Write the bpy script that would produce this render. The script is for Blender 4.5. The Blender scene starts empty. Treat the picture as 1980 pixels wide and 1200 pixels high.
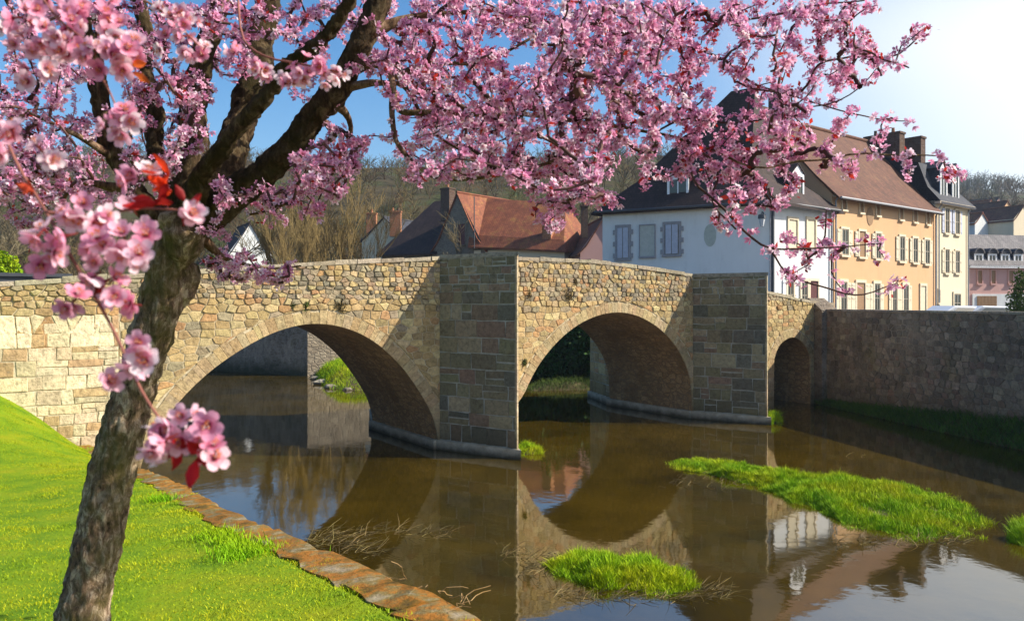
import bpy, math, random
import numpy as np
from mathutils import Vector, noise as mnoise
R = math.radians
rnd = random.Random(7); rs = np.random.RandomState(11)
sc = bpy.context.scene; col = sc.collection

# ------------------------------------------------------------------ camera, world, sun
F = 1500.0; CX = 990.0; HY = 585.0; EYE = 4.2           # focal length and horizon in px of the 1980x1200 photo
cam_d = bpy.data.cameras.new('camera'); cam = bpy.data.objects.new('camera', cam_d); col.objects.link(cam)
cam.location = (0, 0, EYE); cam.rotation_euler = (R(90), 0, 0)
cam_d.sensor_width = 36; cam_d.lens = F/1980*36; cam_d.shift_y = -15/1980
cam_d.clip_start = .05; cam_d.clip_end = 6000
cam_d.dof.use_dof = True; cam_d.dof.focus_distance = 14; cam_d.dof.aperture_fstop = 10
sc.camera = cam
SUN = Vector((1.596, -.119, 1.21)).normalized()
w = bpy.data.worlds.new("World"); sc.world = w; w.use_nodes = True
nt = w.node_tree; bg = nt.nodes['Background']; sky = nt.nodes.new('ShaderNodeTexSky')
sky.sky_type = 'NISHITA'; sky.sun_disc = False; sky.sun_elevation = math.asin(SUN.z)
sky.sun_rotation = math.atan2(SUN.x, SUN.y); sky.dust_density = 1.4; sky.air_density = 1.0; sky.ozone_density = 1.6
hs = nt.nodes.new('ShaderNodeHueSaturation'); hs.inputs['Saturation'].default_value = 1.4
nt.links.new(sky.outputs[0], hs.inputs['Color'])
# white sky glow towards the sun, painted in as a low veil
tc = nt.nodes.new('ShaderNodeTexCoord'); dp = nt.nodes.new('ShaderNodeVectorMath'); dp.operation = 'DOT_PRODUCT'; nt.links.new(tc.outputs['Generated'], dp.inputs[0]); dp.inputs[1].default_value = (SUN.x, SUN.y, SUN.z)
mr = nt.nodes.new('ShaderNodeMapRange'); mr.interpolation_type = 'SMOOTHSTEP'; nt.links.new(dp.outputs['Value'], mr.inputs[0]); mr.inputs[1].default_value = .22; mr.inputs[2].default_value = .60; mr.inputs[4].default_value = 1.0
nz = nt.nodes.new('ShaderNodeTexNoise'); nz.inputs['Scale'].default_value = 2.2; nz.inputs['Detail'].default_value = 5; nt.links.new(tc.outputs['Generated'], nz.inputs['Vector'])
ad = nt.nodes.new('ShaderNodeMath'); ad.operation = 'MULTIPLY_ADD'; nt.links.new(nz.outputs['Fac'], ad.inputs[0]); ad.inputs[1].default_value = .5; ad.inputs[2].default_value = .75
se = nt.nodes.new('ShaderNodeSeparateXYZ'); nt.links.new(tc.outputs['Generated'], se.inputs[0])
me_ = nt.nodes.new('ShaderNodeMapRange'); me_.interpolation_type = 'SMOOTHSTEP'; nt.links.new(se.outputs[2], me_.inputs[0]); me_.inputs[1].default_value = .27; me_.inputs[2].default_value = .46; me_.inputs[3].default_value = 1; me_.inputs[4].default_value = 0
m2_ = nt.nodes.new('ShaderNodeMath'); m2_.operation = 'MULTIPLY'; nt.links.new(mr.outputs[0], m2_.inputs[0]); nt.links.new(me_.outputs[0], m2_.inputs[1])
ml = nt.nodes.new('ShaderNodeMath'); ml.operation = 'MULTIPLY'; ml.use_clamp = True; nt.links.new(m2_.outputs[0], ml.inputs[0]); nt.links.new(ad.outputs[0], ml.inputs[1])
mx = nt.nodes.new('ShaderNodeMix'); mx.data_type = 'RGBA'; nt.links.new(ml.outputs[0], mx.inputs[0]); nt.links.new(hs.outputs[0], mx.inputs[6]); mx.inputs[7].default_value = (6.2, 6.3, 6.2, 1)
nt.links.new(mx.outputs[2], bg.inputs[0]); bg.inputs[1].default_value = .115
sl = bpy.data.lights.new('sun', 'SUN'); sl.energy = 5.0; sl.angle = R(.5); sl.color = (1, .93, .8)
so = bpy.data.objects.new('sun', sl); col.objects.link(so)
so.rotation_euler = (-SUN).to_track_quat('-Z', 'Y').to_euler()
vs = sc.view_settings; vs.view_transform = 'Standard'; vs.look = 'None'; vs.exposure = .72; vs.gamma = 1
sc.cycles.max_bounces = 6; sc.cycles.transparent_max_bounces = 8

# ------------------------------------------------------------------ helpers
def P(x, y, d): return Vector(((x-CX)/F*d, d, EYE+(HY-y)/F*d))
def W(x, y, z=0.0):                                      # the point of height z seen at a pixel
    d = (EYE-z)*F/(y-HY); return Vector(((x-CX)/F*d, d, z))
def setp(o, label=None, cat=None, group=None, kind=None):
    if label: o['label'] = label
    if cat: o['category'] = cat
    if group: o['group'] = group
    if kind: o['kind'] = kind
    return o
def empty(name, loc=(0, 0, 0), label=None, cat=None, group=None, parent=None):
    o = bpy.data.objects.new(name, None); col.objects.link(o); o.location = loc; o.empty_display_size = .3
    if parent: o.parent = parent
    return setp(o, label, cat, group)
def link(name, me, m, parent=None, loc=None):
    o = bpy.data.objects.new(name, me); col.objects.link(o)
    if m is not None: me.materials.append(m)
    if parent is not None:
        o.parent = parent
        # geometry is given in world coordinates: shift to the parent's frame
        off = Vector(parent.location); pp = parent.parent
        while pp is not None: off += Vector(pp.location); pp = pp.parent
        if loc is None and off.length > 0:
            co = np.empty(len(me.vertices)*3, np.float32); me.vertices.foreach_get('co', co)
            co = co.reshape(-1, 3)-np.array(off, np.float32); me.vertices.foreach_set('co', co.ravel())
    return o
class MB:
    def __init__(s): s.v = []; s.f = []; s.c = []; s.cur = (1, 1, 1); s.sm = False
    def vert(s, p): s.v.append(tuple(p)); return len(s.v)-1
    def face(s, ids): s.f.append(tuple(ids)); s.c.append(s.cur)
    def poly(s, pts): s.face([s.vert(p) for p in pts])
    def box(s, o, a, b, c):                               # corner + three edge vectors
        o, a, b, c = map(Vector, (o, a, b, c))
        if a.cross(b).dot(c) < 0: a, b = b, a
        i = [s.vert(p) for p in (o, o+a, o+a+b, o+b, o+c, o+a+c, o+a+b+c, o+b+c)]
        for q in ((3, 2, 1, 0), (4, 5, 6, 7), (0, 1, 5, 4), (1, 2, 6, 5), (2, 3, 7, 6), (3, 0, 4, 7)): s.face([i[k] for k in q])
    def prism(s, pts, z0, z1, cap=True):                  # footprint counter-clockwise
        n = len(pts); lo = [s.vert((p[0], p[1], z0)) for p in pts]
        hi = [s.vert((p[0], p[1], z1 if not callable(z1) else z1(k))) for k, p in enumerate(pts)]
        for k in range(n): s.face((lo[k], lo[(k+1) % n], hi[(k+1) % n], hi[k]))
        if cap: s.face(hi); s.face(lo[::-1])
    def tube(s, pts, rad, sides=6, rough=0.0, seed=0, cap=True, fine=False):
        pts = [Vector(p) for p in pts]; n = len(pts)
        if fine:                                          # resample for bark relief
            q2, r2 = [pts[0]], [rad[0]]
            for k in range(n-1):
                m = 1+int((pts[k+1]-pts[k]).length/.012)
                for i in range(1, m+1): q2.append(pts[k].lerp(pts[k+1], i/m)); r2.append(rad[k]+(rad[k+1]-rad[k])*i/m)
            pts, rad, n = q2, r2, len(q2)
        prev = None; rings = []
        for k in range(n):
            t = (pts[min(k+1, n-1)]-pts[max(k-1, 0)])
            if t.length < 1e-9: t = Vector((0, 0, 1))
            t.normalize()
            if prev is None:
                a = t.orthogonal().normalized()
            else:
                a = prev-t*prev.dot(t); a = a.normalized() if a.length > 1e-6 else t.orthogonal().normalized()
            prev = a; b = t.cross(a); r = rad[k] if hasattr(rad, '__len__') else rad; ring = []
            for j in range(sides):
                an = 2*math.pi*j/sides; d = a*math.cos(an)+b*math.sin(an); rr = r
                if rough:
                    q = pts[k]+d*r
                    if fine:
                        fz = Vector((q.x*38, q.y*38, q.z*13)); rr0 = .009*(abs(mnoise.noise(fz))*2-.5)+.0045*mnoise.noise(q*70)+.002*mnoise.noise(q*150)
                    else: rr0 = 0
                    rr = rr0+r*(1+rough*mnoise.noise(q*7+Vector((seed, 0, 0)))+rough*.6*mnoise.noise(q*22+Vector((0, seed, 0))))
                ring.append(s.vert(pts[k]+d*rr))
            rings.append(ring)
        for k in range(n-1):
            for j in range(sides):
                s.face((rings[k][j], rings[k][(j+1) % sides], rings[k+1][(j+1) % sides], rings[k+1][j]))
        if cap: s.face(rings[-1]); s.face(rings[0][::-1])
    def build(s, name, m, parent=None, smooth=False, uv=True, color=True):
        me = bpy.data.meshes.new(name); me.from_pydata(s.v, [], s.f); me.update()
        if uv: autouv(me)
        if color:
            ca = me.color_attributes.new('tint', 'FLOAT_COLOR', 'CORNER')
            arr = np.ones((len(me.loops), 4), np.float32); k = 0
            for f, c in zip(s.f, s.c):
                arr[k:k+len(f), :3] = c; k += len(f)
            ca.data.foreach_set('color', arr.ravel())
        if smooth: me.polygons.foreach_set('use_smooth', [True]*len(me.polygons))
        return link(name, me, m, parent)
def autouv(me):
    uvl = me.uv_layers.new(name='UVMap'); nl = len(me.loops); npoly = len(me.polygons)
    co = np.empty(len(me.vertices)*3); me.vertices.foreach_get('co', co); co = co.reshape(-1, 3)
    vi = np.empty(nl, np.int64); me.loops.foreach_get('vertex_index', vi)
    nr = np.empty(npoly*3); me.polygons.foreach_get('normal', nr); nr = nr.reshape(-1, 3)
    lt = np.empty(npoly, np.int64); me.polygons.foreach_get('loop_total', lt)
    n = np.repeat(nr, lt, axis=0)
    h = np.stack([-n[:, 1], n[:, 0], np.zeros(nl)], 1); L = np.linalg.norm(h, axis=1); flat = L < .05
    h[flat] = (1, 0, 0); L[flat] = 1; h /= L[:, None]; g = np.cross(n, h); p = co[vi]
    uvl.data.foreach_set('uv', np.stack([(p*h).sum(1), (p*g).sum(1)], 1).ravel())
def bigmesh(name, v, f, m, parent=None, colr=None):      # numpy triangle or quad mesh, colour per vertex
    me = bpy.data.meshes.new(name); v = np.asarray(v, np.float32); f = np.asarray(f, np.int32); k = f.shape[1]
    me.vertices.add(len(v)); me.vertices.foreach_set('co', v.ravel())
    me.loops.add(f.size); me.loops.foreach_set('vertex_index', f.ravel())
    me.polygons.add(len(f)); me.polygons.foreach_set('loop_start', np.arange(0, f.size, k, dtype=np.int32))
    me.update(calc_edges=True)
    if colr is not None:
        ca = me.color_attributes.new('tint', 'FLOAT_COLOR', 'POINT'); a = np.ones((len(v), 4), np.float32); a[:, :3] = colr
        ca.data.foreach_set('color', a.ravel())
    return link(name, me, m, parent)

# ------------------------------------------------------------------ materials
def mat(name, rough=.8, spec=.3):
    m = bpy.data.materials.new(name); m.use_nodes = True; n = m.node_tree.nodes; b = n['Principled BSDF']
    b.inputs['Roughness'].default_value = rough; b.inputs['Specular IOR Level'].default_value = spec
    return m, m.node_tree, b
def N(nt, t, **k):
    n = nt.nodes.new('ShaderNode'+t)
    for a, v in k.items():
        if a.startswith('i_'): n.inputs[a[2:].replace('_', ' ')].default_value = v
        else: setattr(n, a, v)
    return n
def ramp(nt, src, stops, out=0):
    r = nt.nodes.new('ShaderNodeValToRGB'); e = r.color_ramp.elements
    while len(e) < len(stops): e.new(.5)
    for el, (p, c) in zip(e, stops): el.position = p; el.color = (*c, 1) if len(c) == 3 else c
    nt.links.new(src, r.inputs[0]); return r.outputs[0]
def mix(nt, a, b, fac, mode='MIX'):
    m = nt.nodes.new('ShaderNodeMix'); m.data_type = 'RGBA'; m.blend_type = mode; m.clamp_factor = True
    for s, v in ((0, fac), (6, a), (7, b)):
        if isinstance(v, (int, float)): m.inputs[s].default_value = v
        elif isinstance(v, tuple): m.inputs[s].default_value = (*v, 1)
        else: nt.links.new(v, m.inputs[s])
    return m.outputs[2]
def noise_tex(nt, scale, detail=5, rough=.6, coord='Object', stretch=None, dist=0):
    tc = N(nt, 'TexCoord'); src = tc.outputs[coord]
    if stretch:
        mp = N(nt, 'Mapping'); mp.inputs['Scale'].default_value = stretch; nt.links.new(src, mp.inputs[0]); src = mp.outputs[0]
    n = N(nt, 'TexNoise'); n.inputs['Scale'].default_value = scale; n.inputs['Detail'].default_value = detail
    n.inputs['Roughness'].default_value = rough; n.inputs['Distortion'].default_value = dist
    nt.links.new(src, n.inputs['Vector']); return n.outputs['Fac']
def bump(nt, b, h, strength=.4, dist=.02, prev=None):
    bn = N(nt, 'Bump'); bn.inputs['Strength'].default_value = strength; bn.inputs['Distance'].default_value = dist
    nt.links.new(h, bn.inputs['Height'])
    if prev is not None: nt.links.new(prev, bn.inputs['Normal'])
    nt.links.new(bn.outputs[0], b.inputs['Normal']); return bn.outputs[0]
def tint(nt): 
    a = N(nt, 'Attribute'); a.attribute_name = 'tint'; return a.outputs['Color']
def mat_noise(name, stops, scale=3, rough=.85, detail=6, spec=.25, bs=.3, bscale=12, bd=.02, stretch=None, usetint=False, nr=.65):
    m, nt, b = mat(name, rough, spec); c = ramp(nt, noise_tex(nt, scale, detail, nr, stretch=stretch), stops)
    if usetint: c = mix(nt, c, tint(nt), 1.0, 'MULTIPLY')
    nt.links.new(c, b.inputs['Base Color'])
    if bs: bump(nt, b, noise_tex(nt, bscale, 6, .65, stretch=stretch), bs, bd)
    return m
def mat_flat(name, c, rough=.6, spec=.3, var=.12, scale=6):
    d = tuple(x*(1-var) for x in c); e = tuple(min(1, x*(1+var)) for x in c)
    return mat_noise(name, [(.3, d), (.7, e)], scale, rough, 4, spec, .1, 20, .005)
def mat_stone():
    m, nt, b = mat('stone', .9, .2)
    n1 = noise_tex(nt, 1.1, 5, .6); n2 = noise_tex(nt, 9, 7, .7)
    c = mix(nt, tint(nt), ramp(nt, n2, [(.28, (.42, .40, .36)), (.5, (.95, .93, .9)), (.72, (1.3, 1.27, 1.2))]), 1.0, 'MULTIPLY')
    # lichen and damp stains
    c = mix(nt, c, (.13, .115, .07), ramp(nt, n1, [(.55, (0, 0, 0)), (.78, (.6, .6, .6))]))
    c = mix(nt, c, (.42, .40, .32), ramp(nt, noise_tex(nt, 23, 4, .6), [(.62, (0, 0, 0)), (.72, (.5, .5, .5))]))
    # algae near the water line
    g = N(nt, 'NewGeometry'); sx = N(nt, 'SeparateXYZ'); nt.links.new(g.outputs['Position'], sx.inputs[0])
    mr = N(nt, 'MapRange'); nt.links.new(sx.outputs[2], mr.inputs[0]); mr.inputs[1].default_value = 1.3; mr.inputs[2].default_value = 0
    mr.inputs[3].default_value = 0; mr.inputs[4].default_value = .75
    c = mix(nt, c, (.075, .06, .03), mr.outputs[0])
    nt.links.new(c, b.inputs['Base Color'])
    p = bump(nt, b, n2, .9, .04); bump(nt, b, noise_tex(nt, 45, 4, .7), .4, .006, p); return m
def mat_masonry(name, c1, c2, mortar, sx=2.6, sy=5, warp=.06):  # rubble laid in rough courses, mapped in metres
    m, nt, b = mat(name, .92, .15); tc = N(nt, 'TexCoord')
    nz = N(nt, 'TexNoise'); nz.inputs['Scale'].default_value = 2.2; nz.inputs['Detail'].default_value = 3; nt.links.new(tc.outputs['UV'], nz.inputs['Vector'])
    sub = N(nt, 'VectorMath', operation='SUBTRACT'); nt.links.new(nz.outputs['Color'], sub.inputs[0]); sub.inputs[1].default_value = (.5, .5, .5)
    sca = N(nt, 'VectorMath', operation='SCALE'); nt.links.new(sub.outputs[0], sca.inputs[0]); sca.inputs['Scale'].default_value = warp*4
    add = N(nt, 'VectorMath', operation='ADD'); nt.links.new(tc.outputs['UV'], add.inputs[0]); nt.links.new(sca.outputs[0], add.inputs[1])
    mp = N(nt, 'Mapping'); mp.inputs['Scale'].default_value = (sx, sy, 1); nt.links.new(add.outputs[0], mp.inputs[0])
    v = N(nt, 'TexVoronoi', feature='F1'); v.inputs['Scale'].default_value = 1; v.inputs['Randomness'].default_value = .75; nt.links.new(mp.outputs[0], v.inputs['Vector'])
    e = N(nt, 'TexVoronoi', feature='DISTANCE_TO_EDGE'); e.inputs['Scale'].default_value = 1; e.inputs['Randomness'].default_value = .75; nt.links.new(mp.outputs[0], e.inputs['Vector'])
    bw = N(nt, 'SeparateColor'); nt.links.new(v.outputs['Color'], bw.inputs[0])
    c = mix(nt, c1, c2, bw.outputs[0]); c = mix(nt, c, tuple(x*.45 for x in c1), ramp(nt, noise_tex(nt, .8, 6, .7), [(.45, (0, 0, 0)), (.7, (.8, .8, .8))]))
    c = mix(nt, c, ramp(nt, noise_tex(nt, 14, 5, .7), [(.3, (.6, .6, .6)), (.7, (1.15, 1.15, 1.15))]), 1.0, 'MULTIPLY')
    ed = ramp(nt, e.outputs[0], [(.02, (1, 1, 1)), (.09, (0, 0, 0))]); c = mix(nt, c, mortar, ed)
    nt.links.new(c, b.inputs['Base Color'])
    hgt = ramp(nt, e.outputs[0], [(.0, (0, 0, 0)), (.15, (1, 1, 1))])
    p = bump(nt, b, hgt, .7, .03); bump(nt, b, noise_tex(nt, 20, 5, .7), .5, .02, p); return m
def mat_roof(name, c1, c2, c3, rows=6.0):
    m, nt, b = mat(name, .8, .3); tc = N(nt, 'TexCoord')
    br = N(nt, 'TexBrick'); br.inputs['Scale'].default_value = 1; br.inputs['Brick Width'].default_value = .2; br.inputs['Row Height'].default_value = 1/rows
    br.inputs['Mortar Size'].default_value = .012; br.inputs['Color1'].default_value = (.8, .8, .8, 1); br.inputs['Color2'].default_value = (1.15, 1.12, 1.1, 1); br.inputs['Mortar'].default_value = (.5, .5, .5, 1)
    nt.links.new(tc.outputs['UV'], br.inputs['Vector'])
    c = ramp(nt, noise_tex(nt, .9, 8, .7), [(.3, c1), (.52, c2), (.75, c3)])
    c = mix(nt, c, br.outputs['Color'], 1.0, 'MULTIPLY')
    c = mix(nt, c, ramp(nt, noise_tex(nt, 3.5, 4, .7, 'UV', (1, .12, 1)), [(.35, (.75, .75, .72)), (.7, (1.15, 1.1, 1.05))]), 1.0, 'MULTIPLY')
    nt.links.new(c, b.inputs['Base Color']); bump(nt, b, br.outputs['Fac'], -.5, .03); return m
def mat_plaster(name, c, dirt=.6):
    m, nt, b = mat(name, .9, .15)
    k = mix(nt, tuple(x*.88 for x in c), c, noise_tex(nt, 1.6, 6, .7))
    k = mix(nt, k, tuple(x*dirt for x in c), ramp(nt, noise_tex(nt, 1.0, 6, .75, stretch=(1.4, 1.4, .25)), [(.52, (0, 0, 0)), (.75, (.8, .8, .8))]))
    nt.links.new(k, b.inputs['Base Color']); bump(nt, b, noise_tex(nt, 30, 4, .7), .2, .01); return m
M = {}
M['stone'] = mat_stone()
M['mortar'] = mat_noise('mortar', [(.3, (.22, .17, .10)), (.5, (.48, .40, .26)), (.7, (.60, .52, .36))], 7, .95, 6, .1, .6, 25, .02)
M['mortar_dark'] = mat_noise('mortar_pier', [(.3, (.26, .25, .2)), (.7, (.46, .44, .37))], 6, .95, 6, .1, .5, 25, .02)
def waterline(m, lo, hi, c=(.035, .028, .015)):
    nt = m.node_tree; b = nt.nodes['Principled BSDF']; l = b.inputs['Base Color'].links[0]; src = l.from_socket
    g = N(nt, 'NewGeometry'); sx = N(nt, 'SeparateXYZ'); nt.links.new(g.outputs['Position'], sx.inputs[0])
    ad = N(nt, 'Math', operation='MULTIPLY_ADD'); nt.links.new(noise_tex(nt, 2.5, 6, .7), ad.inputs[0]); ad.inputs[1].default_value = -(hi-lo)*1.6; nt.links.new(sx.outputs[2], ad.inputs[2])
    mr = N(nt, 'MapRange'); nt.links.new(ad.outputs[0], mr.inputs[0]); mr.inputs[1].default_value = hi-(hi-lo)*.8; mr.inputs[2].default_value = lo-(hi-lo)*.8; mr.inputs[3].default_value = 0; mr.inputs[4].default_value = .9
    nt.links.new(mix(nt, src, c, mr.outputs[0]), b.inputs['Base Color'])
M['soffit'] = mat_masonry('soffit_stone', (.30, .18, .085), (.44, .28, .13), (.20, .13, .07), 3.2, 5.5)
M['footing'] = mat_noise('footing_concrete', [(.3, (.26, .22, .15)), (.7, (.5, .44, .33))], 3, .9, 6, .2, .4, 18, .01)
waterline(M['footing'], .03, .22)
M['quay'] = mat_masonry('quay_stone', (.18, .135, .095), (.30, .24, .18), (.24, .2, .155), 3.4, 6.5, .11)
M['wall_far'] = mat_masonry('far_wall_stone', (.30, .24, .17), (.42, .35, .25), (.22, .18, .13), 3, 5)
M['rubble_grey'] = mat_masonry('grey_rubble', (.20, .17, .13), (.27, .23, .18), (.23, .2, .16), 4, 6)
M['bark'] = None
M['asphalt'] = mat_noise('asphalt', [(.3, (.045, .045, .05)), (.7, (.07, .07, .072))], 20, .9)
M['soil'] = mat_noise('soil', [(.3, (.05, .035, .015)), (.6, (.10, .075, .035)), (.8, (.09, .11, .03))], 4, .95)
M['lawn'] = mat_noise('lawn_soil', [(.3, (.07, .16, .008)), (.5, (.16, .25, .008)), (.7, (.26, .27, .01))], 1.3, .95, 8, .1, .7, 30, .03)
M['lawn_blade'] = mat_noise('lawn_grass_blade', [(.26, (.07, .15, .004)), (.38, (.20, .29, .003)), (.5, (.34, .37, .003)), (.6, (.40, .38, .004)), (.7, (.36, .37, .01)), (.8, (.34, .33, .02))], 2.2, .7, 4, .2, 0, usetint=True, nr=.6)
M['blade'] = mat_noise('grass_blade', [(.30, (.12, .28, .002)), (.45, (.26, .42, .002)), (.6, (.40, .46, .002)), (.75, (.50, .44, .02))], .9, .7, 6, .2, 0, usetint=True)
M['dry'] = mat_noise('dry_stem', [(.3, (.12, .09, .03)), (.7, (.30, .24, .11))], 5, .8, usetint=True, bs=0)
M['twig_far'] = mat_noise('bare_twig', [(.3, (.11, .085, .045)), (.7, (.22, .18, .10))], .6, .9, usetint=True, bs=0)
M['white'] = mat_plaster('white_plaster', (.74, .75, .74), .75)
M['yellow'] = mat_plaster('ochre_plaster', (.64, .40, .22), .8)
M['cream'] = mat_plaster('cream_plaster', (.72, .62, .45), .8)
M['pink'] = mat_plaster('pink_plaster', (.60, .36, .32), .8)
M['trim'] = mat_flat('pale_stone_trim', (.68, .58, .42), .85)
M['trim_grey'] = mat_flat('grey_stone_trim', (.30, .29, .30), .85)
M['sash'] = mat_flat('weathered_sash', (.30, .26, .20), .6)
M['shutter'] = mat_flat('cream_shutter', (.62, .55, .40), .6)
M['shutter_grey'] = mat_flat('grey_shutter', (.45, .47, .55), .6)
M['paint_white'] = mat_flat('white_paint', (.8, .8, .8), .5)
M['pane'] = mat_flat('window_pane', (.06, .065, .05), .12, .6)
M['pane_brown'] = mat_flat('closed_brown_shutter', (.28, .17, .09), .7)
M['door'] = mat_flat('dark_red_door', (.10, .03, .03), .6)
M['slate'] = mat_roof('slate_roof', (.035, .04, .055), (.055, .06, .08), (.09, .09, .10), 7)
M['slate_light'] = mat_roof('weathered_slate_roof', (.16, .15, .16), (.21, .20, .21), (.27, .26, .26), 7)
M['brown_roof'] = mat_roof('brown_tile_roof', (.09, .038, .024), (.145, .06, .036), (.18, .10, .05), 6)
M['dark_roof'] = mat_roof('dark_tile_roof', (.03, .02, .022), (.05, .032, .03), (.075, .05, .04), 6)
M['red_roof'] = mat_roof('red_tile_roof', (.17, .055, .03), (.27, .09, .045), (.34, .20, .05), 6)
M['chimney'] = mat_masonry('chimney_brick', (.12, .07, .05), (.17, .10, .07), (.14, .11, .09), 5, 12, .02)
M['chimney_orange'] = mat_masonry('orange_chimney_brick', (.45, .16, .07), (.55, .22, .1), (.4, .25, .15), 5, 12, .02)
M['metal'] = mat_flat('dark_metal', (.05, .055, .065), .5, .5)
M['pipe'] = mat_flat('zinc_pipe', (.30, .31, .33), .45, .5)
M['glass'] = mat_flat('lantern_glass', (.5, .52, .55), .1, .8)
M['carpaint'] = mat_flat('white_car_paint', (.75, .76, .78), .2, .6, .03)
M['tyre'] = mat_flat('tyre_rubber', (.02, .02, .02), .8)
M['leaf_dark'] = mat_noise('ivy_leaf', [(.3, (.02, .05, .01)), (.7, (.05, .11, .02))], 3, .6, bs=0, usetint=True)
M['leaf_hedge'] = mat_noise('hedge_leaf', [(.3, (.04, .08, .012)), (.7, (.12, .16, .02))], 2, .7, bs=0, usetint=True)

def mottle(m, c, scale, lo, hi, amt, stretch=(1, 1, .45)):
    nt = m.node_tree; b = nt.nodes['Principled BSDF']; src = b.inputs['Base Color'].links[0].from_socket
    nt.links.new(mix(nt, src, c, ramp(nt, noise_tex(nt, scale, 8, .75, stretch=stretch), [(lo, (0, 0, 0)), (hi, (amt, amt, amt))])), b.inputs['Base Color'])
mottle(M['quay'], (.42, .35, .26), .55, .5, .68, .65); mottle(M['quay'], (.07, .06, .05), 1.1, .54, .7, .8, (1, 1, .3)); mottle(M['quay'], (.20, .17, .06), .8, .56, .7, .5)
waterline(M['quay'], .1, 1.0, (.05, .05, .025)); mottle(M['white'], (.50, .49, .46), .5, .5, .75, .5, (1, 1, .3)); mottle(M['yellow'], (.55, .38, .24), .6, .48, .7, .5, (1, 1, .4))
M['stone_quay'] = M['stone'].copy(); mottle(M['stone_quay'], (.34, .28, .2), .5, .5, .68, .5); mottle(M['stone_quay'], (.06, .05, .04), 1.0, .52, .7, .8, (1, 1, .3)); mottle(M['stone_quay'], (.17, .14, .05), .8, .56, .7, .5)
# bark: fissured, paler lichen patches and moss on the limbs
m, nt, b = mat('plum_bark', .9, .2)
fis = noise_tex(nt, 26, 8, .75, stretch=(1, 1, .38), dist=.6)
cc = ramp(nt, fis, [(.36, (.03, .018, .012)), (.5, (.22, .14, .085)), (.62, (.6, .46, .33))])
cc = mix(nt, cc, (.42, .34, .25), ramp(nt, noise_tex(nt, 6, 6, .7, stretch=(1, 1, 1.6)), [(.56, (0, 0, 0)), (.7, (.65, .65, .65))]))
cc = mix(nt, cc, (.10, .085, .02), ramp(nt, noise_tex(nt, 3.4, 6, .7), [(.45, (0, 0, 0)), (.62, (.8, .8, .8))]))
cc = mix(nt, cc, tint(nt), 1.0, 'MULTIPLY')
nt.links.new(cc, b.inputs['Base Color']); p_ = bump(nt, b, fis, 1.0, .025); bump(nt, b, noise_tex(nt, 80, 4, .7), .5, .004, p_); M['bark'] = m
M['twig'] = mat_noise('plum_twig', [(.3, (.05, .02, .018)), (.7, (.13, .065, .05))], 8, .7, usetint=True, bs=0)
def mat_petal(name, sat):
    m, nt, b = mat(name, .55, .25); b.inputs['Base Color'].default_value = (1, 1, 1, 1)
    t = tint(nt); nt.links.new(t, b.inputs['Base Color'])
    tr = N(nt, 'BsdfTranslucent'); nt.links.new(t, tr.inputs['Color'])
    ms = N(nt, 'MixShader'); ms.inputs[0].default_value = .45; nt.links.new(b.outputs[0], ms.inputs[1]); nt.links.new(tr.outputs[0], ms.inputs[2])
    nt.links.new(ms.outputs[0], nt.nodes['Material Output'].inputs[0]); return m
M['petal'] = mat_petal('plum_petal', 1)
# river: brown silty water with a mirror-like skin
m, nt, b = mat('river_water', .035, .5)
nt.links.new(ramp(nt, noise_tex(nt, .35, 9, .72), [(.35, (.018, .013, .001)), (.5, (.042, .027, .001)), (.62, (.058, .036, .002)), (.75, (.10, .065, .01))]), b.inputs['Base Color'])
b.inputs['IOR'].default_value = 2.5; b.inputs['Specular IOR Level'].default_value = .6
h1 = noise_tex(nt, 1.3, 3, .5, stretch=(1, .8, 1)); h2 = noise_tex(nt, 6, 3, .55)
p_ = bump(nt, b, h1, .035, .10); bump(nt, b, h2, .06, .012, p_); M['water'] = m

# ------------------------------------------------------------------ bridge frame
P1 = Vector((-2.08, 22.3, 0)); U = Vector((.825, .565, 0)).normalized(); NN = Vector((U.y, -U.x, 0))
def B(s, n, z): return P1+U*s+NN*n+Vector((0, 0, z))
def bs_(x, y):                                            # pixel -> (s, z) on the front face
    r = (x-CX)/F; s = (P1.x-r*P1.y)/(r*U.y-U.x); d = P1.y+U.y*s; return s, EYE+(HY-y)/F*d
top_px = [(-260, 552), (0, 545), (130, 537), (390, 521), (590, 507), (850, 496), (1003, 497), (1150, 503), (1250, 516), (1345, 530), (1488, 564), (1575, 583), (1640, 590)]
TS, TZ = zip(*[bs_(*p) for p in top_px])
def top(s): return float(np.interp(s, TS, TZ))
PS = [0.0, 10.5]; PW = 2.05; BW = 4.5                      # pier positions along the bridge, pier width, bridge width
a1 = [bs_(*p) for p in ((320, 808), (355, 765), (400, 722), (440, 692), (480, 667), (520, 646), (560, 632), (600, 625), (640, 627), (680, 637), (720, 657), (760, 690), (790, 725), (820, 771), (838, 806))]
a1 = [(-7.95, -.5), (-7.9, .2), (-7.75, .8)]+a1+[(-.04, .25), (0, -.5)]
a2 = [bs_(*p) for p in ((1010, 770), (1030, 722), (1060, 678), (1100, 638), (1145, 612), (1190, 602), (1230, 608), (1270, 630), (1300, 659), (1320, 690), (1335, 728))]
a2 = [(PW, -.5), (PW+.03, .6)]+[q for q in a2 if q[0] > PW+.08]+[(10.46, .7), (10.5, -.5)]
a3 = [bs_(*p) for p in ((1505, 668), (1520, 655), (1532, 651), (1545, 655), (1557, 668), (1565, 685))]
s3 = a3[-1][0]; s3l = 2*a3[2][0]-s3
a3 = [(s3l-.06, -.5), (s3l-.05, 1.9), (s3l, a3[-1][1])]+a3[:-1]+[(s3, a3[-1][1]), (s3+.06, 1.9), (s3+.08, -.5)]
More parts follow.
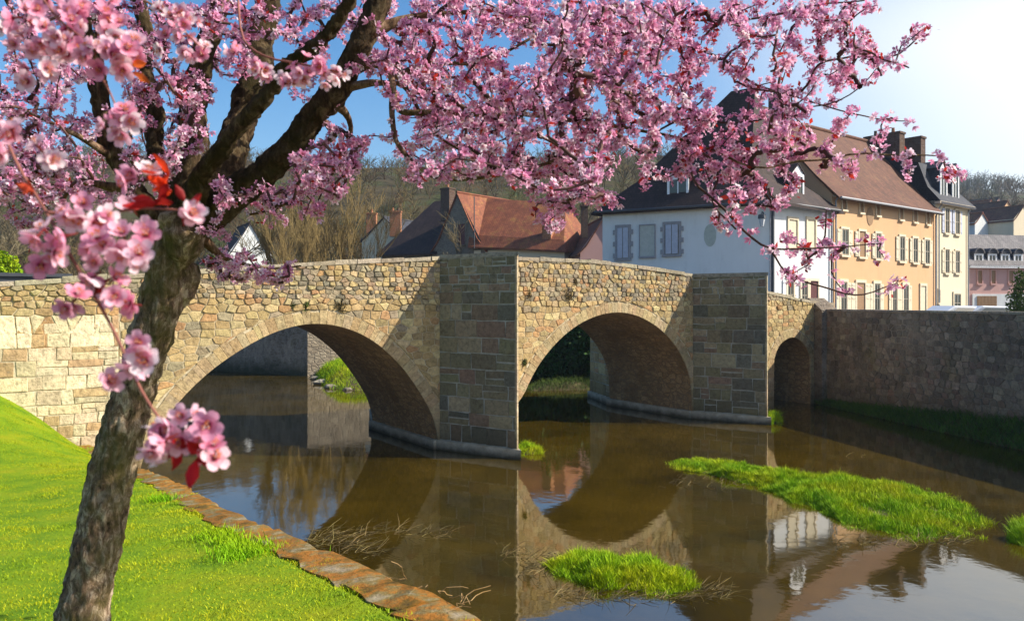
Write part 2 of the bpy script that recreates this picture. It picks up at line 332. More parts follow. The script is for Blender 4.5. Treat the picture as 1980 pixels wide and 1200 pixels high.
def smooth_arch(a):
    for _ in range(2):
        n = [a[0]]
        for p, q in zip(a, a[1:]): n += [((p[0]*3+q[0])/4, (p[1]*3+q[1])/4), ((p[0]+q[0]*3)/4, (p[1]+q[1]*3)/4)]
        a = n+[a[-1]]
    return a
ARCH = [smooth_arch(a) for a in (a1, a2, a3)]
def off_arch(a, d):
    out = []
    for k in range(len(a)):
        p, q = a[max(k-1, 0)], a[min(k+1, len(a)-1)]; t = (q[0]-p[0], q[1]-p[1]); L = math.hypot(*t) or 1
        out.append((a[k][0]-t[1]/L*d, a[k][1]+t[0]/L*d))
    return out
RING = .36
EXT = [off_arch(a, RING) for a in ARCH]
def ext_z(s):                                             # top of the arch ring above s
    z = -9
    for e in EXT:
        if e[0][0] < s < e[-1][0]: z = max(z, float(np.interp(s, [p[0] for p in e], [p[1] for p in e])))
    return z
def intr_z(s):
    for a in ARCH:
        if a[0][0] <= s <= a[-1][0]: return float(np.interp(s, [p[0] for p in a], [p[1] for p in a]))
    return -.5
bridge = empty('stone_bridge', P1, 'old humped stone bridge with three arches and pointed piers crossing the brown river', 'bridge')
S0, S1 = -14.0, 19.2
svals = sorted(set([S0, S1]+[p[0] for a in ARCH for p in a]+list(np.arange(S0, S1, .35))))
mb = MB(); PT = .42; DK = .95
def strip(f1, f2):                                        # quad strip along the bridge between two functions of s
    for a, b_ in zip(svals, svals[1:]): mb.poly([B(a, *f1(a)), B(b_, *f1(b_)), B(b_, *f2(b_)), B(a, *f2(a))])
strip(lambda s: (-.004, intr_z(s)), lambda s: (-.004, top(s)-.03))
strip(lambda s: (-.004, top(s)-.03), lambda s: (-PT, top(s)-.03))
strip(lambda s: (-PT, top(s)-.03), lambda s: (-PT, top(s)-DK))
strip(lambda s: (-PT, top(s)-DK), lambda s: (-BW+PT, top(s)-DK))
strip(lambda s: (-BW+PT, top(s)-DK), lambda s: (-BW+PT, top(s)-.03))
strip(lambda s: (-BW+PT, top(s)-.03), lambda s: (-BW, top(s)-.03))
strip(lambda s: (-BW, top(s)-.03), lambda s: (-BW, intr_z(s)))
mb.build('wall_core', M['mortar'], bridge)
for a in ARCH:
    mb = MB()
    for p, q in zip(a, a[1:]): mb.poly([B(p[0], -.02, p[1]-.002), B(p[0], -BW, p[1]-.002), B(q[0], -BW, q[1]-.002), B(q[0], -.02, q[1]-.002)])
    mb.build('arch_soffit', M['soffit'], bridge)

# stone layer: every stone is a chamfered block standing proud of the mortar
def add_stone(mb, pts, Nv, proud, ch, colr):
    c = sum(pts, Vector())/len(pts); mb.cur = colr; n = len(pts)
    base = [mb.vert(p-Nv*.04) for p in pts]; mid = [mb.vert(p+Nv*proud*.6) for p in pts]
    tp = [mb.vert(p+(c-p)*min(.45, ch/max((c-p).length, 1e-4))+Nv*(proud*(1+rnd.uniform(-.2, .25)))) for p in pts]
    for k in range(n):
        j = (k+1) % n; mb.face((base[k], base[j], mid[j], mid[k])); mb.face((mid[k], mid[j], tp[j], tp[k]))
    mb.face(tp)
def jig(c, v, h=.04):
    k = rnd.uniform(1-v, 1+v); return tuple(max(.01, x*k*(1+rnd.uniform(-h, h))) for x in c)
PAL = [((.40, .285, .135), 6), ((.46, .34, .165), 6), ((.33, .245, .12), 3), ((.42, .25, .12), 3), ((.30, .25, .16), 2), ((.50, .39, .205), 4)]
PALL = [((.62, .52, .34), 7), ((.70, .60, .40), 5), ((.50, .34, .18), 2), ((.42, .27, .13), 1), ((.58, .47, .30), 4)]
PAL_SHADE = [((.23, .20, .115), 6), ((.18, .155, .095), 4), ((.25, .175, .115), 3), ((.32, .27, .17), 3), ((.15, .14, .10), 2)]  # pier faces turned from the sun: shade put into the stone colour
PALG = [((.33, .27, .18), 5), ((.42, .34, .22), 4), ((.25, .21, .15), 3), ((.36, .26, .16), 2), ((.2, .17, .12), 2)]
def pick(pal): return jig(rnd.choices([p[0] for p in pal], [p[1] for p in pal])[0], .16)
def courses(mb, f, Nv, s0, s1, z0, z1, hfun, wfun, pal, low=None, high=None, gap=.016, jit=.02, proud=.013, gapf=None, clampL=True):
    z = z0; row = 0
    while z < z1-.03:
        h = hfun(z)*rnd.uniform(.75, 1.3); s = s0-rnd.uniform(0, .2); zt = min(z+h, z1); tilt = rnd.uniform(-.004, .004)
        while s < s1:
            wd = wfun(z)*rnd.uniform(.55, 1.6)*(.7+.3*h/hfun(z)); a, b_ = max(s, s0), min(s+wd, s1)
            if b_-a > .05:
                splits = [(z, zt)] if (rnd.random() > .22 or zt-z < .16) else [(z, z+(zt-z)*rnd.uniform(.4, .6))]
                if len(splits) == 1 and splits[0][1] < zt-1e-6: splits.append((splits[0][1], zt))
                for (q0, q1) in splits:
                    g = gap; pts2 = []
                    nt_ = 6 if rnd.random() < .5 else 4
                    raw = [(a+g, q0+g), (b_-g, q0+g), (b_-g, q1-g), (a+g, q1-g)]
                    if nt_ == 6 and b_-a > .15: raw = [raw[0], ((a+b_)/2, q0+g-.004), raw[1], raw[2], ((a+b_)/2+rnd.uniform(-.03, .03), q1-g+rnd.uniform(-.01, .006)), raw[3]]
                    ok = True
                    for (x, y) in raw:
                        x += rnd.uniform(-jit, jit)*.7; y += rnd.uniform(-jit, jit)*.6
                        x = min(max(x, s0+.004), s1-.004)
                        if high: y = min(y, high(x)-.005)
                        if low: y = max(y, low(x)+.012)
                        pts2.append((x, y))
                    ys = [p[1] for p in pts2]
                    m_ = len(raw)//2
                    hl = pts2[-1][1]-pts2[0][1]; hr = pts2[m_][1]-pts2[m_-1][1]
                    if max(hl, hr) < .045 or max(ys)-min(ys) < .05: continue
                    if hl < 0.012 or hr < .012:
                        # corner cut away by the ring: keep a triangle
                        if hl < .012: pts2 = [p for i, p in enumerate(pts2) if i != len(pts2)-1]
                        else: pts2 = [p for i, p in enumerate(pts2) if i != m_]
                    if low:
                        cx = sum(p[0] for p in pts2)/len(pts2); cy = sum(p[1] for p in pts2)/len(pts2)
                        if cy < low(cx): continue
                    add_stone(mb, [f(x, y) for x, y in pts2], Nv, proud*rnd.uniform(.6, 1.5), .012, pick(pal(cx_(pts2)) if callable(pal) else pal))
            s += wd
        z = zt
def cx_(p): return (sum(q[0] for q in p)/len(p), sum(q[1] for q in p)/len(p))
def rubble(mb, f, Nv, s0, s1, z0, z1, hfun, wfun, pal, low=None, high=None, gap=.008, proud=.012, asp=1.7):
    pts = []; z = z0; row = 0
    while z < z1+.2:
        h = hfun(z)*rnd.uniform(.7, 1.4); s = s0-.3+rnd.uniform(0, .2)
        while s < s1+.3:
            w_ = wfun(z)*rnd.uniform(.6, 1.5); pts.append((s+w_/2+rnd.gauss(0, .02), z+h/2+rnd.gauss(0, h*.13))); s += w_
        z += h
    A_ = np.array(pts)
    for i, (x, y) in enumerate(pts):
        if high and y > high(min(max(x, s0), s1))+.1 or x < s0-.25 or x > s1+.25: continue
        if low and y < low(x)-.35: continue
        d = ((A_[:, 0]-x)/asp)**2+(A_[:, 1]-y)**2; nb = np.argsort(d)[1:15]; R0 = .6
        poly = [(-R0, -R0), (R0, -R0), (R0, R0), (-R0, R0)]     # in squeezed space
        for j in nb:
            dx, dy = (A_[j, 0]-x)/asp, A_[j, 1]-y; L2 = math.hypot(dx, dy); nx, ny = dx/L2, dy/L2; lim = L2/2-gap; out = []
            for a, b_ in zip(poly, poly[1:]+poly[:1]):
                da, db = a[0]*nx+a[1]*ny-lim, b_[0]*nx+b_[1]*ny-lim
                if da <= 0: out.append(a)
                if da*db < 0: t = da/(da-db); out.append((a[0]+(b_[0]-a[0])*t, a[1]+(b_[1]-a[1])*t))
            poly = out
            if len(poly) < 3: break
        if len(poly) < 3: continue
        q = []
        for a in poly:
            px, py = min(max(x+a[0]*asp, s0+.004), s1-.004), y+a[1]
            if high: py = min(py, high(px)-.005)
            if low: py = max(py, low(px)+.008)
            if not q or math.hypot(px-q[-1][0], py-q[-1][1]) > .012: q.append((px, py))
        if len(q) > 2 and math.hypot(q[0][0]-q[-1][0], q[0][1]-q[-1][1]) < .012: q.pop()
        if len(q) < 3: continue
        ar = abs(sum(a[0]*b_[1]-b_[0]*a[1] for a, b_ in zip(q, q[1:]+q[:1])))/2; xs = [a[0] for a in q]; ys = [a[1] for a in q]
        if ar < .0025 or max(xs)-min(xs) < .04 or max(ys)-min(ys) < .035: continue
        add_stone(mb, [f(a, b_) for a, b_ in q], Nv, (proud if y < 4.0 else .03)*rnd.uniform(.3, 1.9), .02, pick(pal(cx_(q)) if callable(pal) else pal))
fr = lambda x, y: B(x, 0, y)
def hf(z): return .26 if z < 2.6 else (.19 if z < 4.0 else .125)
def wf(z): return .40 if z < 2.6 else (.30 if z < 4.0 else .19)
def bpal(c):
    if c[0] < -8.2: return PALL if c[1] < 3.9 else PAL
    return PAL if c[1] < 4.3 or rnd.random() < .5 else PALG
mb = MB(); segs = [(S0, PS[0]), (PS[0]+PW, PS[1]), (PS[1]+PW, S1)]
for a, b_ in segs:
    if a == S0:
        courses(mb, fr, NN, a, -8.3, -.3, 3.75, lambda z: .27, lambda z: .42, bpal, low=ext_z, high=lambda s: top(s)-.1, jit=.03, gap=.010)
        rubble(mb, fr, NN, a, -8.3, 3.76, 6, hf, wf, bpal, high=lambda s: top(s)-.1); a = -8.29
    rubble(mb, fr, NN, a, b_, -.3, 6, hf, wf, bpal, low=ext_z, high=lambda s: top(s)-.1)
mb.build('facing_stones', M['stone'], bridge)
for a in ARCH:
    mb = MB()                                             # arch ring
    L = [0]
    for p, q in zip(a, a[1:]): L.append(L[-1]+math.hypot(q[0]-p[0], q[1]-p[1]))
    o_ = off_arch(a, 1.0); t = 0
    while t < L[-1]-.05:
        t2 = min(t+rnd.uniform(.13, .24), L[-1]); g = .002; rr = RING*rnd.uniform(.8, 1.05)
        def at(tt, r):
            i = np.interp(tt, L, range(len(L))); k = min(int(i), len(a)-2); fq = i-k
            px = a[k][0]*(1-fq)+a[k+1][0]*fq; pz = a[k][1]*(1-fq)+a[k+1][1]*fq
            ox = o_[k][0]*(1-fq)+o_[k+1][0]*fq; oz = o_[k][1]*(1-fq)+o_[k+1][1]*fq
            return px+(ox-px)*r, pz+(oz-pz)*r
        qs = [at(t2-g, 0), at(t+g, 0), at(t+g, rr), at(t2-g, rr)]
        if max(q[1] for q in qs) > -.3:
            add_stone(mb, [B(x, .006, z) for x, z in qs][::-1] if False else [B(x, .006, z) for x, z in qs], NN, .014, .006, jig(rnd.choice([(.41, .31, .17), (.38, .28, .155), (.44, .335, .18), (.38, .27, .14), (.41, .32, .19)]), .07))
        t = t2
    mb.build('arch_ring', M['stone'], bridge)
for n0, r0_, r1_ in ((.05, S0, PS[0]), (.05, PS[0]+PW, PS[1]), (.05, PS[1]+PW, S1), (-BW+PT+.03, S0, S1)):   # coping slabs
    mb = MB(); s = r0_
    while s < r1_-.02:
        e = min(s+rnd.uniform(.45, .95), r1_); z0, z1 = top(s)-.1, top(e)-.1; hh = rnd.uniform(.09, .13); mb.cur = jig((.40, .34, .25), .2)
        n1_ = n0+rnd.uniform(-.02, .02); p = [B(s+.008, n1_, z0), B(e-.008, n1_+rnd.uniform(-.012, .012), z1), B(e-.008, n0-PT-.06, z1), B(s+.008, n0-PT-.06, z0)]
        i = [mb.vert(q) for q in p]+[mb.vert(q+Vector((0, 0, hh+rnd.uniform(-.012, .012)))) for q in p]
        for q in ((0, 1, 5, 4), (1, 2, 6, 5), (2, 3, 7, 6), (3, 0, 4, 7), (4, 5, 6, 7), (3, 2, 1, 0)): mb.face([i[k] for k in q])
        s = e
    mb.build('coping', M['stone'], bridge)
# pointed piers
TIPN = 2.45; TIPU = 1.0
for pi, p in enumerate(PS):
    zt = top(p+.2)+.02 if pi else top(p+.5)+.03
    for side in (1, -1):                                   # upstream and downstream beak
        if side == 1: c = [(p, 0), (p+TIPU, TIPN), (p+PW, 0)]
        else: c = [(p+PW, -BW), (p+TIPU, -BW-TIPN), (p, -BW)]
        cut = empty('cutwater', B(p+1, 0 if side == 1 else -BW, 0), parent=bridge); cut.location = B(p+1, 0 if side == 1 else -BW, 0)-P1
        cpts = [B(a, n, 0) for a, n in c]; mb = MB()
        tipz = zt-.12*pi
        sh = .035; cc_ = sum(cpts, Vector())/3
        inn = [q+(cc_-q).normalized()*.012 for q in cpts]
        mb.prism([(q.x, q.y) for q in inn], -.5, zt-.03); mb.build('pier_core', M['mortar_dark'], cut)
        mb = MB()
        for k in (0, 1):
            A, Bq = cpts[k], cpts[k+1]; L = (Bq-A).length; D = (Bq-A)/L; nv = Vector((D.y, -D.x, 0))
            if side == 1 or k == 0 or True:
                courses(mb, lambda x, y, A=A, D=D: A+D*x+Vector((0, 0, y)), nv, .0, L, .28, zt-.12,
                        lambda z: .40 if z < 4.2 else .22, lambda z: .56 if z < 4.2 else .3,
                        PAL_SHADE if k == 0 and side == 1 else PAL, gap=.015, jit=.026, proud=.013)
        # pale dressed quoins along the nose
        tip = cpts[1]; z = .28
        while z < zt-.1:
            h = rnd.uniform(.24, .4); mb.cur = jig((.46, .37, .24), .15); zz = min(z+h-.012, zt-.08)
            d0 = (cpts[0]-tip).normalized(); d1 = (cpts[2]-tip).normalized(); la, lb = rnd.uniform(.07, .1), rnd.uniform(.2, .4)
            out = (tip-cc_).normalized(); tt = tip+out*.05
            mb.prism([((tip+d0*la+out*.04).x, (tip+d0*la+out*.04).y), ((tt+d0*.03).x, (tt+d0*.03).y), ((tt+d1*.05+U*.03).x, (tt+d1*.05+U*.03).y), ((tip+d1*lb+U*.035).x, (tip+d1*lb+U*.035).y), ((tip-out*.1).x, (tip-out*.1).y)][::1], z, zz)
            z += h
        mb.build('facing_stones', M['stone'], cut)
        mb = MB(); out = [q+(q-cc_).normalized()*.06 for q in cpts]; mb.cur = (.30, .27, .21)
        mb.prism([(q.x, q.y) for q in out], zt-.11, zt); mb.build('cap_slab', M['stone'], cut)
        mb = MB(); out = [q+(q-cc_).normalized()*.19 for q in cpts]
        if side == 1: ring = [out[0]-NN*0+U*-.02, out[1], out[2]]
        else: ring = out
        mb.prism([(q.x, q.y) for q in ring], -.5, .27); mb.build('footing', M['footing'], cut)
    mb = MB()                                             # straight footing through the arch
    for s0_, s1_ in ((p-.2, p+.02), (p+PW-.02, p+PW+.2)):
        q = [B(s0_, .0, 0), B(s1_, .0, 0), B(s1_, -BW, 0), B(s0_, -BW, 0)]
        q = [q[3], q[0], q[1], q[2]]
        mb.prism([(v.x, v.y) for v in q], -.5, .265)
    mb.build('footing_ledge', M['footing'], bridge)

# ------------------------------------------------------------------ water, near bank
mb = MB(); mb.poly([(-45, 2, 0), (60, 2, 0), (60, 62, 0), (-45, 62, 0)]); o = mb.build('river_water', M['water']); setp(o, kind='structure')
EA = Vector((-9.4, 17.3, 1.03)); EB = Vector((-.15, 3.8, 2.65)); EC = EB+(EB-EA).normalized()*7.5; EC.z = 2.75
ED = (EB-EA); ED.z = 0; ED.normalize(); EN = Vector((ED.y, -ED.x, 0))*-1       # EN points to land
if EN.x > 0: EN = -EN
LEN = (Vector((EB.x, EB.y, 0))-Vector((EA.x, EA.y, 0))).length
def edge(t):                                              # t metres from EA towards the camera
    k = t/LEN; q = EA.lerp(EB, k) if k < 1 else EB+ED*(t-LEN)+Vector((0, 0, min(.1, (t-LEN)*.03)))
    q = q.copy(); q += EN*(-.035*math.sin(t*.9)); return q
CW = .31
def bank_z(t, w_):
    e = edge(t).z; k = max(0, 1-t/9)
    rise = (1-math.exp(-max(0, w_-CW)*.45))*(2.45*k**1.8)+.025*max(0, w_-CW)+.09*math.sin(w_*.9+t*.35)*min(1, max(0, w_-.5))*.6
    return e+rise-.02*(w_ < CW+.01)
mb = MB(); nt_, nw = 70, 46; T = np.linspace(-.6, 19, nt_); Wd = CW-.06+(np.linspace(0, 1, nw)**1.8)*26
g = [[mb.vert(edge(t)+EN*w_+Vector((0, 0, bank_z(t, w_)-edge(t).z))) for w_ in Wd] for t in T]
for i in range(nt_-1):
    for j in range(nw-1): mb.face((g[i][j], g[i][j+1], g[i+1][j+1], g[i+1][j]))
o = mb.build('grass_bank', M['lawn'], smooth=True); setp(o, kind='structure')
# flat ground behind the camera and to the left, out of view
# stone kerb and river wall under it
kr = empty('bank_retaining_wall', edge(8), 'low stone river wall with a moss-orange stone kerb edging the lawn', 'retaining wall')
M['kerb'] = mat_noise('kerb_stone', [(.28, (.05, .035, .012)), (.40, (.14, .08, .012)), (.48, (.30, .12, .015)), (.55, (.18, .13, .04)), (.64, (.28, .23, .14)), (.76, (.46, .41, .31))], 3.8, .9, 8, .2, .8, 16, .03, usetint=True)
mb = MB(); t = -.5
while t < 18.5:
    L = rnd.uniform(.5, 1.1); mb.cur = jig((1, 1, 1), .12); t2 = t+L; q = []
    sub = 5
    for i in range(sub+1):
        tt = t+.006+(L-.012)*i/sub; ww = CW+rnd.uniform(-.05, .05); wv = .02*math.sin(tt*5)+rnd.uniform(-.016, .016)
        e0 = edge(tt)
        q.append([mb.vert(e0+EN*wv+Vector((0, 0, -.16))), mb.vert(e0+EN*wv+Vector((0, 0, -.02+rnd.uniform(-.01, .01)))), mb.vert(e0+EN*(.03+wv)+Vector((0, 0, .012+rnd.uniform(-.012, .012)))), mb.vert(e0+EN*ww*.5+Vector((0, 0, .02+rnd.uniform(-.015, .012)))), mb.vert(e0+EN*ww+Vector((0, 0, .01))), mb.vert(e0+EN*ww+Vector((0, 0, -.15)))])
    for i in range(sub):
        for j in range(5): mb.face((q[i][j], q[i+1][j], q[i+1][j+1], q[i][j+1]))
    mb.face(q[0]); mb.face(q[-1][::-1]); t = t2
mb.build('kerb', M['kerb'], kr)
mb = MB(); tt = np.linspace(-.6, 19, 40); 
for a, b_ in zip(tt, tt[1:]):
    mb.poly([edge(a)+EN*.04-Vector((0, 0, edge(a).z+.5)), edge(b_)+EN*.04-Vector((0, 0, edge(b_).z+.5)), edge(b_)+EN*.04-Vector((0, 0, .1)), edge(a)+EN*.04-Vector((0, 0, .1))])
mb.build('wall_face', M['quay'], kr)
def blades(name, pts, hgt, wid, mt, parent=None, lean=.5, base=(.8, 1, .8), tipc=(1.1, 1.05, 1), var=.25, nrm=None):
    n = len(pts); an = rs.rand(n)*6.283; h = hgt*(.55+rs.rand(n)*.9); d = np.stack([np.cos(an), np.sin(an), np.zeros(n)], 1)
    ln = rs.randn(n, 2)*lean*h[:, None]; wv = d*(wid*(.6+rs.rand(n)*.8))[:, None]
    midp = pts+np.concatenate([ln*.35, (h*.55)[:, None]], 1); tp = pts+np.concatenate([ln, h[:, None]], 1)
    v = np.stack([pts-wv, pts+wv, midp+wv*.8, midp-wv*.8, tp], 1).reshape(-1, 3)
    b0 = np.arange(n)[:, None]*5; f = np.concatenate([b0+np.array([[0, 1, 2]]), b0+np.array([[0, 2, 3]]), b0+np.array([[3, 2, 4]])], 0)
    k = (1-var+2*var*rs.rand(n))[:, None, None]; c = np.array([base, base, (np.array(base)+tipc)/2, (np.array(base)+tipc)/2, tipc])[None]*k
    return bigmesh(name, v, f, mt, parent, c.reshape(-1, 3))
n = 340000                                                # lawn blades, denser close by
tt = rs.rand(n)*19-.5; ww = CW-.03+(rs.rand(n)**1.5)*9-.13*np.clip(np.sin(tt*7.3)+np.sin(tt*3.1+1)+np.sin(tt*17.7)*.6, 0, 2)*(rs.rand(n) < .5)
pts = np.zeros((n, 3)); 
ex = np.array([list(edge(t)) for t in np.linspace(-.6, 19, 400)]); ti = np.linspace(-.6, 19, 400)
exy = np.stack([np.interp(tt, ti, ex[:, k]) for k in range(3)], 1)
kk = np.clip(1-tt/9, 0, None); rise = (1-np.exp(-np.clip(ww-CW, 0, None)*.45))*(2.45*kk**1.8)+.025*np.clip(ww-CW, 0, None)+.09*np.sin(ww*.9+tt*.35)*np.clip(ww-.5, 0, 1)*.6
pts = exy+np.array(EN)[None]*ww[:, None]; pts[:, 2] = exy[:, 2]+rise-.01
dist = np.hypot(pts[:, 0], pts[:, 1]); vis = (pts[:, 1] > 1.5) & (np.abs(pts[:, 0]/pts[:, 1]) < 1.0) & (dist < 24)
clump = np.array([mnoise.noise(Vector((p[0]*2.2, p[1]*2.2, 0))) for p in pts[vis][:, :2]])
pv = pts[vis]; hh = .015+.018*np.clip(clump+.2, 0, 1)
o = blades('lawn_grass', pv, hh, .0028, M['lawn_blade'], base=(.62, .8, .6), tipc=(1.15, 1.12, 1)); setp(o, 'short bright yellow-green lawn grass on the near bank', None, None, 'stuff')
# taller tufts by the kerb
cl = []
for (x, y, r_) in ((650, 1105, .16), (690, 1120, .12), (600, 1090, .1), (30, 780, .3), (120, 835, .25), (560, 1070, .1), (330, 940, .12), (740, 1165, .12)):
    best = min(((abs(q.x/q.y-(x-CX)/F)*3+abs(q.y-W(x, y, 2.2).y)*.2, q) for q in [edge(t)+EN*(CW+.12+rnd.random()*.12) for t in np.linspace(0, 14, 150)]), key=lambda z: z[0])[1]
    m_ = 420; a = rs.randn(m_, 3)*r_*.75; a[:, 2] = 0; q = a+np.array(best); q[:, 2] = best.z+.01
    s_ = (q-np.array(best))@np.array(EN); q[:, 2] += 0*s_; cl.append(q)
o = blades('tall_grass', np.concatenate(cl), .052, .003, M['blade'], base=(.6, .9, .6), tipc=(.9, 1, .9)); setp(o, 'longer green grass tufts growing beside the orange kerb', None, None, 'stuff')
# ------------------------------------------------------------------ right quay wall
QA = Vector((12.75, 32.7, 0)); QD = Vector((2.35, -9.8, 0)).normalized(); QN = Vector((QD.y, -QD.x, 0))
if QN.x > 0: QN = -QN
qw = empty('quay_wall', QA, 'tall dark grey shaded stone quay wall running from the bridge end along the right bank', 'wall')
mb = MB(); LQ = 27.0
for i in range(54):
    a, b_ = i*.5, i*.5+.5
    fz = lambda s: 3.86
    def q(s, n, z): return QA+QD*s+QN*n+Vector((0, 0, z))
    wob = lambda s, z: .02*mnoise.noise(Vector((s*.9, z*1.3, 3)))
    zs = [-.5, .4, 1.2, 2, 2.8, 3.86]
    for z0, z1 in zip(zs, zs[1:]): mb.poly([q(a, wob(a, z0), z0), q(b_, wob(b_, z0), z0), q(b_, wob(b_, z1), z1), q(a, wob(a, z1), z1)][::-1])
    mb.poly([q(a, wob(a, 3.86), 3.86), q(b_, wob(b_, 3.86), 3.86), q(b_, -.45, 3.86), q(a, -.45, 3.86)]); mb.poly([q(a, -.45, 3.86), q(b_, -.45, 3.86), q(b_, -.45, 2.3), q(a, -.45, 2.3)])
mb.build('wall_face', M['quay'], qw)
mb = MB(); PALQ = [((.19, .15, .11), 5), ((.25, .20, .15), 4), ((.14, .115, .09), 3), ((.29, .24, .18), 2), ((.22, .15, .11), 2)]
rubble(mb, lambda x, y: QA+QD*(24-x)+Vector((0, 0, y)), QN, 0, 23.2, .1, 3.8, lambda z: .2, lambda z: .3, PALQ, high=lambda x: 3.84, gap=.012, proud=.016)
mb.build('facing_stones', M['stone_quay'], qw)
mb = MB(); s = 0
while s < LQ:
    e = min(s+rnd.uniform(.6, 1.1), LQ); mb.cur = jig((.30, .26, .21), .15)
    mb.box(QA+QD*(s+.008)+QN*.04+Vector((0, 0, 3.855)), QD*(e-s-.016), -QN*.55, (0, 0, rnd.uniform(.07, .085))); s = e
mb.build('coping', M['stone'], qw)
mb = MB(); mb.cur = (.22, .18, .14)                        # sloped buttress where the quay meets the bridge
q0 = QA+QD*-.1; 
pr = [(0, 4.42), (-.02, 4.42), (.55, 4.3), (1.15, 3.95)]
A = QA-QD*.7-QN*.5; 
v = [A, A+QD*1.55, A+QD*1.55+QN*.75, A+QN*.75]; lo = [mb.vert(p+Vector((0, 0, -.5))) for p in v]; hz = [4.28, 3.95, 3.95, 4.28]
mdp = [A+QD*.65, A+QD*.65+QN*.75]
hi = [mb.vert(v[0]+Vector((0, 0, 4.1))), mb.vert(v[1]+Vector((0, 0, 3.9))), mb.vert(v[2]+Vector((0, 0, 3.9))), mb.vert(v[3]+Vector((0, 0, 4.1)))]
pk = [mb.vert(mdp[0]+Vector((0, 0, 4.4))), mb.vert(mdp[1]+Vector((0, 0, 4.4)))]
mb.face((lo[0], hi[0], pk[0], hi[1], lo[1])); mb.face((lo[1], hi[1], hi[2], lo[2])); mb.face((lo[2], hi[2], pk[1], hi[3], lo[3])); mb.face((lo[3], hi[3], hi[0], lo[0]))
mb.face((hi[0], hi[3], pk[1], pk[0])); mb.face((pk[0], pk[1], hi[2], hi[1]))
mb.build('buttress', M['quay'], qw)
# grassy foot of the quay
mb = MB(); prev = None
for i in range(50):
    s = i*.55; wd_ = .25+.055*s; zt_ = .05+.07*s; row = []
    for j in range(6):
        k = j/5; nn = wd_*(1-k)-.05; row.append(mb.vert(QA+QD*s+QN*(nn+.12*mnoise.noise(Vector((s*.8, k, 0))))+Vector((0, 0, -.06+(zt_+.06)*k+.05*mnoise.noise(Vector((s*1.5, k*3, 5)))))))
    if prev:
        for j in range(5): mb.face((prev[j], row[j], row[j+1], prev[j+1]))
    prev = row
o = mb.build('river_verge', M['soil'], smooth=True); setp(o, kind='structure')
n = 16000; s_ = rs.rand(n)*26; k_ = rs.rand(n); wd_ = .25+.055*s_; zz = (.05+.07*s_)*k_
pv = np.array(QA)[None]+np.array(QD)[None]*s_[:, None]+np.array(QN)[None]*(wd_*(1-k_))[:, None]; pv[:, 2] = zz-.03
o = blades('verge_grass', pv, .2, .011, M['leaf_hedge'], lean=.6, base=(.5, .7, .5), tipc=(.9, 1.2, .8)); setp(o, 'dark green grass in shade at the foot of the quay wall', None, None, 'stuff')
# streets and ground behind
BS = B(S1, 0, 0)
mb = MB(); mb.poly([(12.9, 33.2, 2.5), (60, 33, 2.5), (110, 80, 2.5), (30, 80, 2.5), (2, 46, 2.5), (9.2, 38.5, 2.5)][::1])
mb.poly([tuple(QA+QD*27+Vector((0, 0, 2.5))-QN*.3), (70, 0, 2.5), (60, 33, 2.5), tuple(Vector((13.2, 33.2, 2.5)))])
o = mb.build('street', M['asphalt']); setp(o, kind='structure')
mb = MB(); mb.poly([(-12, 18, 3.5), (-9.5, 20, 3.5), (-12, 24, 3.5), (-28, 42, 3.5), (-60, 60, 3.5), (-80, 20, 3.5), (-30, 10, 3.5)])
o = mb.build('left_bank_ground', M['soil']); setp(o, kind='structure')
# far upstream banks
FW = [(-60, 66), (-21.8, 49.6), (-11.7, 44.4)]; FL = [(-11.7, 44.4), (-4.5, 47.6), (2, 44)]; FR = [(2, 44), (5.5, 40.5), (9.6, 36.6)]
def wall_line(name, pts, z, mt, label):
    e = empty(name, (*pts[0], 0), label, 'wall'); mb = MB()
    for a, b_ in zip(pts, pts[1:]):
        a = Vector((*a, 0)); b_ = Vector((*b_, 0)); d = (b_-a).normalized(); nn = Vector((d.y, -d.x, 0))
        mb.box(a+Vector((0, 0, -.5)), b_-a, -nn*.5, (0, 0, z+.5))
    mb.build('wall_face', mt, e); mb = MB(); mb.cur = (.25, .21, .16)
    for a, b_ in zip(pts, pts[1:]):
        a = Vector((*a, 0)); b_ = Vector((*b_, 0)); d = (b_-a).normalized(); nn = Vector((d.y, -d.x, 0))
        mb.box(a+nn*.05+Vector((0, 0, z+.002)), b_-a, -nn*.6, (0, 0, .12))
    mb.build('coping', M['stone'], e); return e
wall_line('upstream_wall', FW, 4.0, M['quay'], 'dark shaded stone wall seen through the left bridge arch')
wall_line('upstream_wall', FL, 4.0, M['wall_far'], 'sunlit stone wall behind the grass mound through the left arch')
wall_line('upstream_wall', FR, 3.6, M['rubble_grey'], 'stone wall under the ivy behind the second bridge arch')
mb = MB(); mb.poly([(-60, 66.3, 3.9), (-21.8, 49.9, 3.9), (-11.7, 44.7, 3.9), (-4.5, 47.9, 3.9), (2.1, 44.3, 3.9), (30, 80, 3.9), (60, 120, 3.9), (-90, 120, 3.9)])
o = mb.build('town_ground', M['soil']); setp(o, kind='structure')
